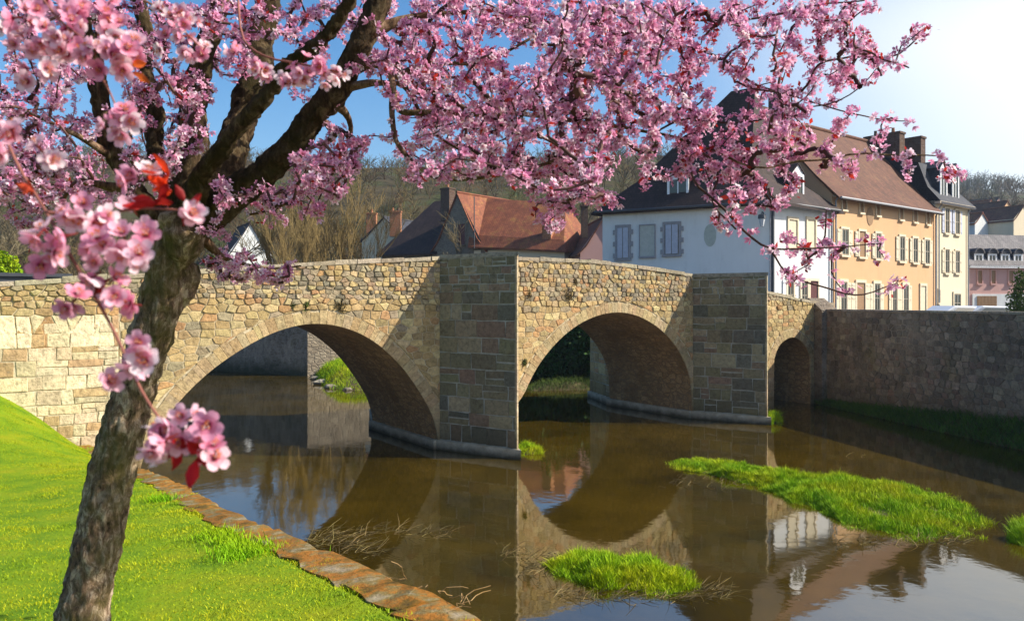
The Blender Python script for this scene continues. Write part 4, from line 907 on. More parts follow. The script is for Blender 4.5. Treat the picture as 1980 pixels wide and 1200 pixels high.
# dark roofed house to its left
A0 = P(738, 500, 50.5*KZ); B0 = P(845, 500, 48.5*KZ); d = B0-A0; f = Facade((A0.x, A0.y), (d.x, d.y)); L_ = Vector((d.x, d.y)).length
h = empty('dark_roofed_house', (A0.x, A0.y, 3), 'low house with a big near-black hipped roof left of the grey gable', 'house')
mb = MB(); q = [f.pt(0, 0), f.pt(L_, 0), f.pt(L_, 0, -6*KZ), f.pt(0, 0, -6*KZ)]; mb.prism([(p.x, p.y) for p in q], 3, zk(7.35)); mb.build('wall', M['rubble_grey'], h)
F_ = [[v3(f.pt(-.4, 0, .4), zk(7.3)), v3(f.pt(L_+.2, 0, .4), zk(7.3)), v3(f.pt(L_+.2, 0, -3*KZ), zk(11.1)), v3(f.pt(2.1*KZ, 0, -3*KZ), zk(11.0))], [v3(f.pt(-.4, 0, -6.4*KZ), zk(7.3)), v3(f.pt(-.4, 0, .4), zk(7.3)), v3(f.pt(2.1*KZ, 0, -3*KZ), zk(11.0))], [v3(f.pt(L_+.2, 0, -6.4*KZ), zk(7.3)), v3(f.pt(-.4, 0, -6.4*KZ), zk(7.3)), v3(f.pt(2.1*KZ, 0, -3*KZ), zk(11)), v3(f.pt(L_+.2, 0, -3*KZ), zk(11.1))]]
roof_faces('roof', F_, 'dark_roof', h)
# small roofs left with orange chimneys
A0 = P(700, 500, 80); h, f = gable_house('slate_roofed_house', 'slate roofed house with two orange brick chimneys among the bare trees', (A0.x, A0.y), (1, -.5), 5.6, 8, 3, 10.8, 12.9, 'cream', 'slate')
chimney(h, P(719, 430, 80)[:2], (1, 0), 1.0, .7, 11, 13.3, 'chimney_orange', 1); chimney(h, P(765, 430, 77.5)[:2], (1, 0), 1.1, .7, 10.8, 13.2, 'chimney_orange', 2)
A0 = P(1100, 500, 72); h, f = gable_house('small_orange_roofed_house', 'small house with an orange tiled roof tucked left of the white house', (A0.x, A0.y), (1, .2), 2.8, 5, 3, 8.0, 9.8, 'cream', 'red_roof')
A0 = P(1122, 500, 60); h, f = gable_house('brown_gabled_house', 'brown gabled house partly hidden behind the left edge of the white house', (A0.x, A0.y), (1, .1), 3.6, 7, 3.9, 8.2, 10.8, 'pink', 'brown_roof')
chimney(h, P(1130, 430, 60)[:2], (1, 0), .5, .5, 9.2, 11.6, 'chimney', 1)
A0 = P(436, 520, 92); h, f = gable_house('white_gabled_house', 'small white gabled house low behind the tree fork on the left', (A0.x, A0.y), (1, .6), 5.6, 7, 5, 9.6, 13.8, 'white', 'dark_roof')
# low wall on the far left behind the parapet, its shade put into a dark colour
mb = MB(); a = P(-160, 500, 21); b_ = P(140, 500, 23); d = b_-a; a.z = 3.5; mb.cur = (.10, .09, .08)
dd = Vector((d.x, d.y, 0)); nn = Vector((dd.y, -dd.x, 0)).normalized()
mb.box(a, dd, nn*-.5, (0, 0, 1.45)); mb.box(a+nn*.08+Vector((0, 0, 1.452)), dd, nn*-.66, (0, 0, .1)); o = mb.build('shaded_wall', M['metal']); setp(o, 'low wall with its shade painted dark behind the bridge parapet at the left edge', 'wall')
# distant houses on the right hill
dist = [(1893, 440, 120, 3.6, 'white', 'red_roof', 'white house with red roof on the hill just right of the cream house'), (1938, 428, 135, 5.2, 'yellow', 'brown_roof', 'ochre house highest on the right hill'), (1906, 424, 150, 5.5, 'cream', 'red_roof', 'cream house between the white and ochre houses on the hill'),
        (1925, 412, 190, 6, 'pink', 'dark_roof', 'dark roofed house farthest up the right hill'), (1968, 442, 118, 5, 'cream', 'brown_roof', 'cream house at the right edge of the hill')]
for x, y, dd_, wd_, wm, rm, lb in dist:
    A0 = P(x-8, y+10, dd_); gable_house('hillside_house', lb, (A0.x, A0.y), (1, .5), wd_, wd_*1.2, A0.z-8, A0.z+wd_*.45, A0.z+wd_*.9, wm, rm)['group'] if False else setp(gable_house('hillside_house', lb, (A0.x, A0.y), (1, .5), wd_, wd_*1.2, A0.z-8, A0.z+wd_*.45, A0.z+wd_*.9, wm, rm)[0], group='houses on the far right hillside')
# --- cars
def car(loc, ang, label, mt='carpaint'):
    e = empty('parked_car', loc, label, 'car', 'cars parked above the quay wall'); e.rotation_euler.z = ang
    prof = [(-2.05, .35), (-2.1, .75), (-1.9, .95), (-1.2, 1.02), (-.55, 1.42), (.75, 1.45), (1.5, 1.05), (1.95, .98), (2.05, .7), (2.05, .35)]
    def raw(name, mb, m): 
        me = bpy.data.meshes.new(name); me.from_pydata(mb.v, [], mb.f); me.update(); o = bpy.data.objects.new(name, me); col.objects.link(o); me.materials.append(m); o.parent = e
        if name in ('body',):
            md = o.modifiers.new('bevel', 'BEVEL'); md.width = .06; md.segments = 3
        return o
    mb = MB(); wd = lambda z: .84 if z < 1.0 else .62
    l = [mb.vert((x, -wd(z), z)) for x, z in prof]; r_ = [mb.vert((x, wd(z), z)) for x, z in prof]; n = len(prof)
    for k in range(n): mb.face((l[k], l[(k+1) % n], r_[(k+1) % n], r_[k]))
    mb.face(l[::-1]); mb.face(r_); raw('body', mb, M[mt])
    for sgn in (-1, 1):
        mb = MB(); mb.poly([(-.95, sgn*.80, 1.06), (1.2, sgn*.80, 1.08), (.65, sgn*.66, 1.36), (-.5, sgn*.66, 1.34)][::-sgn]); raw('side_window', mb, M['pane'])
    mb = MB(); mb.poly([(-1.2, -.7, 1.06), (-.6, -.58, 1.4), (-.6, .58, 1.4), (-1.2, .7, 1.06)]); o=raw('windscreen', mb, M['pane']); o.location = (-.03, 0, .015)
    for x in (-1.3, 1.3):
        for y in (-.8, .8):
            mb = MB(); mb.tube([(x, y-.1, .31), (x, y+.1, .31)], .31, 16); raw('wheel', mb, M['tyre'])
for (x, d_, an, lb) in ((1850, 34.0, .35, 'white parked car whose roof just shows above the quay wall, left one'), (1912, 34.0, .15, 'white parked car with dark side window above the quay wall, right one')):
    q = P(x, 600, d_); car((q.x, q.y, 2.62), an+3.1, lb)

# ------------------------------------------------------------------ hills and woods
def hz(r, d):                                             # terrain height by azimuth ratio x/y and distance y
    left = np.interp(d, [46, 72, 100, 140, 230, 300, 1500], [3.6, 4, 9.5, 25, 46+2.5*math.sin(r*9), 47, 34])
    right = np.interp(d, [46, 80, 120, 200, 320, 480, 620, 1500], [2, 3, 12, 24, 48, 73+3*math.sin(r*14)+2*math.sin(r*37), 75, 50])
    k = min(1, max(0, (r-.22)/.25)); k = k*k*(3-2*k)
    return left*(1-k)+right*k
mb = MB(); RR = np.linspace(-1.7, 1.7, 90); DD = [60]+list(np.geomspace(68, 1500, 46)); g = []
for d_ in DD:
    g.append([mb.vert((r*d_, d_, hz(r, d_)+mnoise.noise(Vector((r*9, d_*.03, 0)))*min(3, (d_-60)*.03)-(.3 if d_ < 61 else 0))) for r in RR])
for i in range(len(DD)-1):
    for j in range(len(RR)-1): mb.face((g[i][j], g[i][j+1], g[i+1][j+1], g[i+1][j]))
m, nt, b = mat('hillside', .95, .1)
c = ramp(nt, noise_tex(nt, .035, 9, .7), [(.35, (.045, .035, .02)), (.5, (.075, .06, .03)), (.6, (.05, .065, .02)), (.72, (.12, .15, .03))])
nt.links.new(c, b.inputs['Base Color']); bump(nt, b, noise_tex(nt, .6, 6, .7), 1, .6); M['hill'] = m
o = mb.build('hillside', m, smooth=True); setp(o, kind='structure')
mb = MB(); mb.poly([(-2650, -1550, -.6), (2650, -1550, -.6), (2650, 1750, -.6), (-2650, 1750, -.6)]); o = mb.build('ground', M['soil']); setp(o, kind='structure')

def bare_tree_mesh(seed, h, spread, upright=.6, levels=4, stems=1, r0=.12, tintc=(1, 1, 1), twigr=.012):
    q = random.Random(seed); mb = MB(); mb.cur = tintc; st = []
    def grow(p, d, L, r, lv):
        n = 4; pts = [p]; dd = d.copy()
        for k in range(n):
            dd = (dd+Vector((q.gauss(0, .12), q.gauss(0, .12), .07*upright+q.gauss(0, .06)))).normalized(); pts.append(pts[-1]+dd*L/n)
        mb.tube(pts, [max(twigr, r*(1-.6*k/n)) for k in range(n+1)], 5 if lv == 0 else 3, cap=False)
        if lv >= levels: return
        for k in range(q.randint(4, 6) if lv else 7):
            u_ = q.uniform(.25, 1); i = min(int(u_*n), n-1); s = pts[i].lerp(pts[i+1], u_*n-i)
            side = Vector((q.gauss(0, 1), q.gauss(0, 1), q.gauss(0, .3))).normalized()
            nd = (dd*(.55+upright)+side*spread).normalized(); grow(s, nd, L*q.uniform(.45, .72), r*.5, lv+1)
    for s in range(stems):
        a = q.uniform(0, 6.28); rr = .4*(stems > 1)
        grow(Vector((math.cos(a)*rr, math.sin(a)*rr, 0)), Vector((math.cos(a)*.15, math.sin(a)*.15, 1)).normalized(), h*.55*q.uniform(.8, 1.1), r0, 0)
    return mb
def simple_mesh(name, mb, m):
    me = bpy.data.meshes.new(name); me.from_pydata(mb.v, [], mb.f); me.update()
    ca = me.color_attributes.new('tint', 'FLOAT_COLOR', 'CORNER'); a = np.ones((len(me.loops), 4), np.float32); k = 0
    for f_, c_ in zip(mb.f, mb.c): a[k:k+len(f_), :3] = c_; k += len(f_)
    ca.data.foreach_set('color', a.ravel()); me.materials.append(m); return me
TREEM = []
for i in range(4):
    TREEM.append((simple_mesh('crown', bare_tree_mesh(20+i, 7.5, .75, .4, 3, 1, .13, (1, 1, 1), .014), M['twig_far']), None))
WILL = [simple_mesh('crown', bare_tree_mesh(50+i, 8, .35, .95, 3, 4, .07, (1.15, 1.0, .68), .011), M['twig_far']) for i in range(2)]
spec = []
for (x, y, d_, s_) in ((575, 500, 46, .75), (640, 500, 50, .85), (690, 500, 54, .9), (540, 505, 54, .9), (610, 500, 58, 1.0)): spec.append((x, d_, s_, 'w'))
for k in range(34):
    x = rnd.uniform(-60, 1260); spec.append((x, rnd.uniform(66, 120), rnd.uniform(.8, 1.3), 'b'))
for k in range(6): spec.append((rnd.uniform(1880, 1990), rnd.uniform(85, 110), rnd.uniform(.5, .7), 'b'))
lbls = {'w': 'pale multi-stemmed bare riverside tree with upright yellowish twigs', 'b': 'brown leafless tree on the hillside behind the bridge'}
for i, (x, d_, s_, kd) in enumerate(spec):
    X = (x-CX)/F*d_; z = hz(X/d_, d_)-.3 if d_ > 60 else 3.85
    me = rnd.choice(WILL) if kd == 'w' else rnd.choice(TREEM)[0]
    o = bpy.data.objects.new('bare_tree', me); col.objects.link(o); o.location = (X, d_, z); o.scale = (s_, s_, s_*rnd.uniform(.9, 1.1)); o.rotation_euler.z = rnd.uniform(0, 6.28)
    if kd == 'w': lbls['w'] = {575: 'pale bare bushy tree, second from the left behind the left half of the bridge', 640: 'pale bare upright tree just left of the orange chimneys, nearer one', 690: 'pale bare tree closest to the orange chimneys', 540: 'leftmost pale bare bushy tree behind the left half of the bridge', 610: 'tallest pale bare tree in the middle of the riverside clump'}[x]
    setp(o, lbls[kd], 'tree', {'w': 'pale bare riverside trees behind the bridge', 'b': 'leafless trees on the hillside'}[kd])
# far wood as one mass: thousands of small leafless trees and brush over the slope
WM = [bare_tree_mesh(80+i, 7, .8, .35, 2, 1, .12, (1, 1, 1), .035) for i in range(3)]
WV = [(np.array(m_.v), [f_ for f_ in m_.f if len(f_) == 4]) for m_ in WM]
def wood(name, n, r0, r1, d0, d1, size, cols, label, seedz, thick=1.0):
    V, Fq, Cc, off = [], [], [], 0
    for _ in range(n):
        r = rs.uniform(r0, r1); d = d0*(d1/d0)**rs.rand(); x = r*d; g_ = mnoise.noise(Vector((x*.03, d*.03, seedz)))
        if g_ < -.25: continue
        v, fq = WV[rs.randint(3)]; an = rs.rand()*6.28; c_, s_ = math.cos(an), math.sin(an); k = size*rs.uniform(.6, 1.25)*(d/100)**.25
        q = np.stack([v[:, 0]*c_-v[:, 1]*s_, v[:, 0]*s_+v[:, 1]*c_, v[:, 2]], 1)*k+np.array([x, d, hz(r, d)-.5])
        V.append(q); Fq.append(np.array(fq)+off); off += len(q); cc = np.array(cols[rs.randint(len(cols))])*rs.uniform(.6, 1.4)*(1+.5*g_); Cc.append(np.tile(cc, (len(q), 1)))
    o = bigmesh(name, np.concatenate(V), np.concatenate(Fq), M['twig_far'], None, np.concatenate(Cc)); return setp(o, label, None, None, 'stuff')
wood('woodland', 2600, -1.0, .5, 80, 300, .8, [(.6, .54, .38), (.9, .8, .6), (.55, .42, .32), (.5, .6, .28), (.35, .32, .22)], 'brown leafless woodland covering the hillside', 2)
wood('woodland', 700, .45, .75, 150, 620, 1.2, [(.45, .5, .45), (.35, .42, .38), (.6, .5, .42)], 'distant dark wooded ridge on the right', 5)
# leafy masses: ivy bank upstream, hedge at right edge
def leaf_blob(n, cs, leaf, seed):
    P_ = []; 
    for (cx, cy, cz, rx, ry, rz) in cs:
        m_ = int(n/len(cs)); v = rs.randn(m_, 3); v /= np.linalg.norm(v, axis=1)[:, None]; r = (.45+.6*rs.rand(m_)**.5)
        nz_ = np.array([1+.35*mnoise.noise(Vector(q*2.2+seed)) for q in v]); P_.append(v*(r*nz_)[:, None]*np.array([rx, ry, rz])+np.array([cx, cy, cz]))
    return np.concatenate(P_)
def leaves(name, pts, size, m, parent=None, c0=(.7, .7, .7), c1=(1.4, 1.4, 1.2)):
    n = len(pts); a = rs.randn(n, 3); a /= np.linalg.norm(a, axis=1)[:, None]; b_ = np.cross(a, rs.randn(n, 3)); b_ /= np.linalg.norm(b_, axis=1)[:, None]
    s_ = (size*(.6+.8*rs.rand(n)))[:, None]; v = np.stack([pts-a*s_, pts+b_*s_*.55, pts+a*s_, pts-b_*s_*.55], 1).reshape(-1, 3)
    f_ = np.arange(n*4).reshape(n, 4); k = rs.rand(n)[:, None]; c = np.array(c0)*(1-k)+np.array(c1)*k
    return bigmesh(name, v, f_, m, parent, np.repeat(c, 4, 0))
e = empty('ivy_bank', (3, 41.5, 0), 'dark green ivy and shrubs covering the bank seen through the second arch', 'shrub')
leaves('foliage', leaf_blob(22000, [(0.2, 43.6, 2.2, 2, 1.2, 2.2), (2.5, 42.4, 2.4, 1.8, 1.2, 2.3), (4.6, 40.6, 2.0, 1.6, 1.2, 2), (3.4, 41.6, 1.0, 2, 1.0, 1.1), (1.2, 43, 1, 2, 1, 1)], .11, 3), .12, M['leaf_dark'], e)
q = P(1972, 560, 31)
e = empty('hedge_shrub', (q.x, q.y, 2.5), 'green clipped shrub standing behind the quay wall at the right edge', 'shrub')
leaves('foliage', leaf_blob(9000, [(q.x+.3, q.y, 4.0, .6, .6, 1.5), (q.x+.55, q.y, 3.3, .7, .6, 1.0)], .06, 4), .06, M['leaf_hedge'], e)
mb = MB(); mb.tube([(q.x+.3, q.y, 2.5), (q.x+.3, q.y, 4.6)], [.07, .03], 6); mb.build('trunk', M['twig'], e)
q = P(-8, 510, 30); e = empty('garden_shrub', (q.x, q.y, 3.5), 'yellow-green shrub above the low wall at the left edge', 'shrub')
leaves('foliage', leaf_blob(6000, [(q.x, q.y, 5.2, .8, .6, .9)], .06, 5), .07, M['blade'], e, (.5, .6, .5), (.9, .9, .8))
mb = MB(); mb.tube([(q.x, q.y, 3.5), (q.x, q.y, 5.2)], [.06, .03], 6); mb.build('trunk', M['twig'], e)
# plants rooted in the bridge masonry
wp = [(660, 590, .22, 'largest grey-green plant growing above the left arch'), (592, 592, .13, 'small dark plant growing over the crown of the left arch'), (567, 590, .09, 'tiny plant left of the crown of the left arch'),
      (1098, 572, .26, 'broad brown dry plant over the second arch'), (1022, 568, .17, 'brown dry plant near the nose of the first pier'), (1112, 545, .12, 'small dry plant just above the broad brown one'), (1013, 700, .12, 'dark plant low on the wall beside the second arch'), (410, 505, .2, 'plant on the parapet beside the plum tree')]
for i, (x, y, s_, lb) in enumerate(wp):
    s, z = bs_(x, y); n = int(900*s_); v = rs.randn(n, 3)*s_*.34; v[:, 1] = np.abs(v[:, 1])*.5; c = B(s, .02, z)
    pts = np.array(c)[None]+v[:, :1]*np.array(U)[None]+v[:, 1:2]*np.array(NN)[None]+v[:, 2:]*np.array([[0, 0, 1]])*1.2
    o = leaves('wall_plant', pts, .028, M['dry'] if i in (3, 4, 5, 0) else M['leaf_hedge'], None, (.35, .35, .35), (1.1, .95, .8)); setp(o, lb, 'plant', 'plants rooted in the bridge masonry')
# drift twigs and dead reeds
def tangle(x0, x1, y0, y1, n, label, L=.5, leafy=True):
    c = W((x0+x1)/2, (y0+y1)/2); mb = MB()
    for k in range(n):
        u_ = rnd.random(); q = W(x0+(x1-x0)*u_, y0+(y1-y0)*rnd.betavariate(2, 2)+0, 0)
        a = rnd.gauss(.2, .9); d = Vector((math.cos(a), math.sin(a)*.6, abs(rnd.gauss(0, .35)))).normalized(); l = L*rnd.uniform(.3, 1.3); pts = [q+Vector((0, 0, -.02))]
        for i in range(4): d = (d+Vector((rnd.gauss(0, .16), rnd.gauss(0, .16), rnd.gauss(-.1, .12)))).normalized(); pts.append(pts[-1]+d*l/4)
        g_ = rnd.choice([.3, .45, .6, .8, 1.3]); mb.cur = (g_, g_*rnd.uniform(.85, 1.05), g_*.85); mb.tube(pts, [.006*rnd.uniform(.5, 1.4)*(1-.18*i) for i in range(5)], 4, cap=False)
    o = mb.build('drift_twigs', M['dry'], uv=False); return setp(o, label, 'twigs', 'drift twigs and dead stems in the river')
tangle(590, 700, 1022, 1062, 240, 'tangle of drift twigs against the kerb under the left arch reflection', .4)
tangle(680, 875, 1015, 1045, 200, 'long tangle of pale drift twigs in the brown water left of the pier reflection', .35)
tangle(640, 740, 1055, 1085, 90, 'dark drift twigs nearest the orange kerb', .35)
tangle(960, 1000, 1050, 1085, 60, 'small clump of dead stems on the pier reflection line', .25)
tangle(1000, 1075, 1060, 1120, 180, 'dead reed stems left of the small foreground islet', .3)
tangle(1290, 1400, 1125, 1165, 220, 'dead reed stems at the right tip of the small foreground islet', .35)
tangle(1290, 1480, 915, 950, 200, 'dry stems along the near edge of the long islet', .3)
tangle(1060, 1300, 1140, 1165, 260, 'dry stems fringing the near edge of the small islet', .3)
tangle(1600, 1860, 1035, 1062, 200, 'dead stems fringing the near right edge of the long islet', .3)
tangle(1610, 1690, 878, 886, 16, 'few pale twigs breaking the water beyond the long islet', .3)
o = None
mb = MB()
for k in range(15):
    t = LEN+rnd.uniform(-.9, .35); q = edge(t)+Vector((0, 0, .02))-EN*.0; d = Vector((rnd.gauss(0, .6), rnd.gauss(.1, .5), abs(rnd.gauss(.1, .25)))).normalized(); pts = [q]
    for i in range(4): d = (d+Vector((rnd.gauss(0, .4), rnd.gauss(0, .4), rnd.gauss(-.15, .3)))).normalized(); pts.append(pts[-1]+d*.05)
    g_ = rnd.uniform(.8, 1.8); mb.cur = (g_, g_*.8, g_*.8); mb.tube(pts, .0022, 4, cap=False)
o = mb.build('dry_vine', M['dry'], uv=False); setp(o, 'pale dry vine stems curling over the near end of the orange kerb', 'vine')

# ------------------------------------------------------------------ the flowering plum tree
tree = empty('plum_tree', P(150, 1215, 3.35), 'flowering pink plum tree with a leaning bark trunk on the lawn in the left foreground', 'tree')
def limb_pts(px, n_per=6):                                # px: (x, y, depth, width_px) smoothed
    a = [(P(x, y, d), w_/2/F*d) for x, y, d, w_ in px]
    for _ in range(2):
        n = [a[0]]
        for p, q in zip(a, a[1:]): n += [(p[0].lerp(q[0], .25), p[1]*.75+q[1]*.25), (p[0].lerp(q[0], .75), p[1]*.25+q[1]*.75)]
        a = n+[a[-1]]
    out = [a[0]]
    for p, q in zip(a, a[1:]):
        k = max(1, int((q[0]-p[0]).length/.035))
        for i in range(1, k+1): out.append((p[0].lerp(q[0], i/k), p[1]+(q[1]-p[1])*i/k))
    return out
TR = [(130, 1290, 3.3, 165), (160, 1200, 3.33, 128), (208, 950, 3.38, 116), (248, 800, 3.4, 106), (275, 700, 3.4, 104), (302, 620, 3.4, 106), (320, 560, 3.4, 112), (330, 500, 3.4, 114), (350, 450, 3.4, 104), (372, 410, 3.4, 95), (385, 370, 3.42, 70)]
LIMBS = [
 [(345, 470, 3.4, 70), (285, 400, 3.38, 55), (238, 335, 3.35, 44), (205, 230, 3.3, 40), (188, 130, 3.3, 36), (160, 20, 3.3, 32), (120, -150, 3.3, 24), (80, -330, 3.3, 14)],
 [(350, 440, 3.42, 60), (310, 330, 3.55, 45), (292, 220, 3.6, 36), (288, 80, 3.7, 32), (260, -80, 3.7, 26), (240, -300, 3.7, 14)],
 [(365, 420, 3.4, 90), (365, 330, 3.42, 68), (378, 200, 3.45, 60), (395, 100, 3.45, 52), (425, 0, 3.45, 46), (430, -160, 3.45, 34), (450, -380, 3.4, 16)],
 [(370, 400, 3.3, 66), (410, 310, 3.15, 44), (480, 225, 3.05, 40), (560, 140, 3.0, 38), (625, 70, 2.95, 36), (680, 0, 2.9, 32), (760, -140, 2.8, 20), (830, -300, 2.8, 10)],
 [(375, 400, 3.42, 90), (430, 330, 3.6, 78), (470, 220, 3.75, 72), (510, 100, 3.85, 66), (520, -20, 3.9, 56), (540, -200, 3.9, 36), (560, -400, 3.9, 14)],
 [(360, 425, 3.4, 110), (430, 395, 3.38, 82), (505, 345, 3.35, 72), (575, 280, 3.3, 64), (640, 190, 3.25, 60), (690, 100, 3.2, 60), (735, 0, 3.2, 52), (790, -130, 3.2, 36), (880, -300, 3.2, 16)]]
THIN = [
 [(650, 150, 3.24, 40), (690, 125, 3.2, 26), (725, 118, 3.15, 19), (762, 135, 3.1, 15), (768, 200, 3.1, 13), (790, 222, 3.08, 12), (890, 222, 3.05, 11), (1000, 218, 3.0, 10), (1140, 232, 2.95, 8), (1240, 250, 2.9, 6), (1345, 275, 2.85, 5), (1440, 325, 2.8, 4), (1560, 312, 2.8, 4), (1700, 296, 2.8, 3.5), (1815, 302, 2.8, 2.5)],
 [(980, 220, 3.0, 8), (1070, 140, 3.05, 7), (1140, 100, 3.1, 6.5), (1200, 60, 3.1, 5.5), (1290, 38, 3.1, 5), (1420, 42, 3.1, 4.5), (1530, 20, 3.1, 4), (1670, 0, 3.1, 3)],
 [(1180, 75, 3.1, 6), (1240, 55, 3.05, 6), (1310, 90, 3.0, 6), (1390, 108, 3.0, 5), (1440, 160, 3.0, 5), (1510, 182, 3.0, 4.5), (1560, 178, 3.0, 4.5), (1576, 120, 3.0, 4), (1650, 106, 3.0, 4), (1725, 116, 3.0, 3.5), (1762, 85, 3.0, 3), (1788, 62, 3.0, 2)],
 [(765, 180, 3.1, 13), (756, 240, 3.1, 10), (770, 300, 3.1, 8), (840, 342, 3.1, 8), (960, 347, 3.1, 7), (1050, 322, 3.1, 6), (1120, 290, 3.1, 5)],
 [(1330, 270, 2.85, 5), (1330, 340, 2.8, 4.5), (1400, 410, 2.75, 5), (1440, 445, 2.7, 5), (1480, 480, 2.7, 4.5), (1560, 488, 2.7, 4), (1640, 480, 2.7, 3), (1700, 470, 2.7, 2)],
 [(1490, 487, 2.7, 4), (1520, 530, 2.7, 4), (1590, 560, 2.7, 3.5), (1660, 572, 2.7, 3), (1730, 548, 2.7, 2)],
 [(1340, 280, 2.85, 5), (1400, 335, 2.8, 5), (1370, 400, 2.8, 4), (1420, 440, 2.75, 4)],
 [(235, 310, 3.35, 22), (150, 262, 3.2, 10), (60, 215, 3.1, 6), (-40, 190, 3.1, 4)],
 [(250, 370, 3.4, 26), (170, 350, 3.3, 9), (60, 370, 3.2, 6), (-40, 330, 3.1, 4)],
 [(375, 440, 3.4, 30), (430, 505, 3.5, 8), (500, 522, 3.55, 5), (580, 515, 3.6, 3)],
 [(575, 280, 3.3, 26), (600, 330, 3.5, 9), (560, 400, 3.7, 6), (480, 410, 3.7, 4)],
 [(640, 190, 3.3, 26), (690, 230, 3.5, 9), (660, 320, 3.6, 6), (600, 380, 3.6, 4)],
 [(720, 60, 3.2, 26), (800, 30, 3.25, 12), (950, 20, 3.3, 9), (1150, -30, 3.3, 6), (1400, -60, 3.3, 4)],
 [(765, 145, 3.1, 14), (850, 120, 3.25, 8), (930, 130, 3.3, 6), (1050, 60, 3.35, 5), (1150, 20, 3.4, 3)],
 [(650, 175, 3.25, 22), (700, 160, 3.2, 16), (745, 155, 3.15, 12), (790, 160, 3.15, 8), (830, 250, 3.15, 5), (890, 290, 3.15, 4)],
 [(1420, 160, 3.0, 4), (1480, 180, 2.9, 3.5), (1590, 200, 2.9, 3), (1680, 225, 2.9, 2.5), (1760, 240, 2.9, 2)],
 [(1260, 258, 2.9, 4), (1330, 225, 2.9, 4), (1430, 240, 2.9, 4), (1530, 215, 2.9, 3), (1640, 190, 2.9, 2.5), (1700, 130, 2.9, 2)]]
mb = MB(); tp = [(p, r*.71) for p, r in limb_pts(TR)]; pts = [p for p, r in tp]; rad = [r for p, r in tp]
rad = [r*(1+.05*mnoise.noise(Vector((k*.15, 0, 0)))) for k, r in enumerate(rad)]
mb.tube(pts, rad, 84, .10, 3, fine=True); mb.build('trunk', M['bark'], tree, smooth=True)
# knotty burl at the top of the trunk
mb = MB()
for (x, y, d_, r_) in ((352, 455, 3.36, .15), (352, 545, 3.42, .12)):
    r_ *= .6; c = P(x, y, d_); mb.tube([c+Vector((0, 0, -r_*1.6)), c+Vector((0, 0, -r_)), c, c+Vector((0, 0, r_)), c+Vector((0, 0, r_*1.5))], [r_*.15, r_*.75, r_, r_*.8, r_*.2], 40, .3, x, fine=True)
mb.build('burl', M['bark'], tree, smooth=True)
nodes = []; nrad = []
for L in LIMBS:
    lp = limb_pts(L); mb = MB(); mb.cur = (.30, .28, .21); mb.tube([p+Vector((mnoise.noise(p*5+Vector((L[1][0], 0, 0)))*.035, 0, mnoise.noise(p*5)*.02)) for p, r in lp], [r*.80*(1+.12*mnoise.noise(p*9)) for p, r in lp], 30, .14, L[1][0], fine=True); mb.build('limb', M['bark'], tree, smooth=True)
    nodes += [p for p, r in lp[len(lp)//3:]]
for L in THIN:
    lp = limb_pts(L); q = [p+Vector((mnoise.noise(p*6)*.02, 0, mnoise.noise(p*6+Vector((5, 0, 0)))*.02)) for p, r in lp]; q[0] = lp[0][0]
    mb = MB(); mb.cur = (.8, .7, .65); mb.tube(q, [r for p, r in lp], 8, .12, L[1][0]); mb.build('branch', M['bark'] if L[0][3] > 12 else M['twig'], tree, smooth=True); nodes += q[2:]
DENS = [  # crown density by rows of 50 px: (from, to, weight)
 [(0, 180, 4), (180, 420, 5), (420, 780, 3), (780, 1330, 9), (1330, 1400, 7), (1400, 1660, 10), (1660, 1700, 4), (1700, 1715, 2)],
 [(0, 240, 3), (240, 420, 5), (420, 780, 3), (780, 840, 8), (840, 870, 3), (870, 920, 7), (920, 960, 4), (960, 1060, 7), (1060, 1290, 10), (1290, 1380, 9), (1380, 1420, 4), (1420, 1560, 7), (1570, 1620, 3), (1630, 1700, 8), (1755, 1795, 4)],
 [(0, 200, 3), (240, 420, 4), (420, 700, 3), (700, 780, 6), (780, 975, 10), (975, 1050, 4), (1050, 1280, 9), (1280, 1360, 6), (1360, 1430, 5), (1430, 1480, 6), (1490, 1580, 7), (1590, 1680, 7), (1680, 1760, 4)],
 [(0, 200, 3), (240, 420, 4), (520, 660, 2), (740, 780, 2), (780, 1250, 10), (1250, 1300, 4), (1300, 1380, 7), (1440, 1500, 4), (1500, 1560, 5), (1560, 1640, 6), (1685, 1700, 2)],
 [(0, 200, 3), (240, 400, 4), (600, 680, 2), (740, 790, 3), (790, 1300, 10), (1300, 1390, 9), (1400, 1440, 3), (1440, 1560, 9), (1560, 1600, 4), (1610, 1650, 4), (1700, 1740, 2)],
 [(0, 200, 4), (240, 420, 3), (620, 720, 5), (760, 830, 6), (830, 900, 5), (900, 1200, 9), (1200, 1330, 5), (1330, 1560, 9), (1560, 1620, 7), (1620, 1660, 4)],
 [(0, 190, 6), (240, 340, 3), (560, 700, 6), (780, 830, 6), (830, 960, 8), (960, 1190, 9), (1190, 1300, 2), (1300, 1420, 4), (1420, 1560, 7), (1580, 1700, 3), (1700, 1760, 2), (1800, 1835, 5)],
 [(0, 200, 6), (200, 330, 3), (400, 480, 6), (480, 660, 6), (1020, 1110, 6), (1120, 1180, 6), (1200, 1260, 3), (1360, 1400, 3), (1400, 1530, 8), (1610, 1640, 3), (1690, 1715, 2)],
 [(0, 130, 4), (380, 430, 6), (500, 560, 3), (570, 630, 3), (1020, 1110, 6), (1370, 1410, 3), (1430, 1470, 2), (1550, 1610, 4), (1695, 1715, 3)],
 [(0, 60, 2), (410, 480, 4), (1480, 1520, 3), (1540, 1620, 5), (1690, 1720, 2)],
 [(390, 590, 6), (1520, 1560, 4), (1560, 1610, 3), (1710, 1740, 3)],
 [(1600, 1680, 1)]]
tg = []
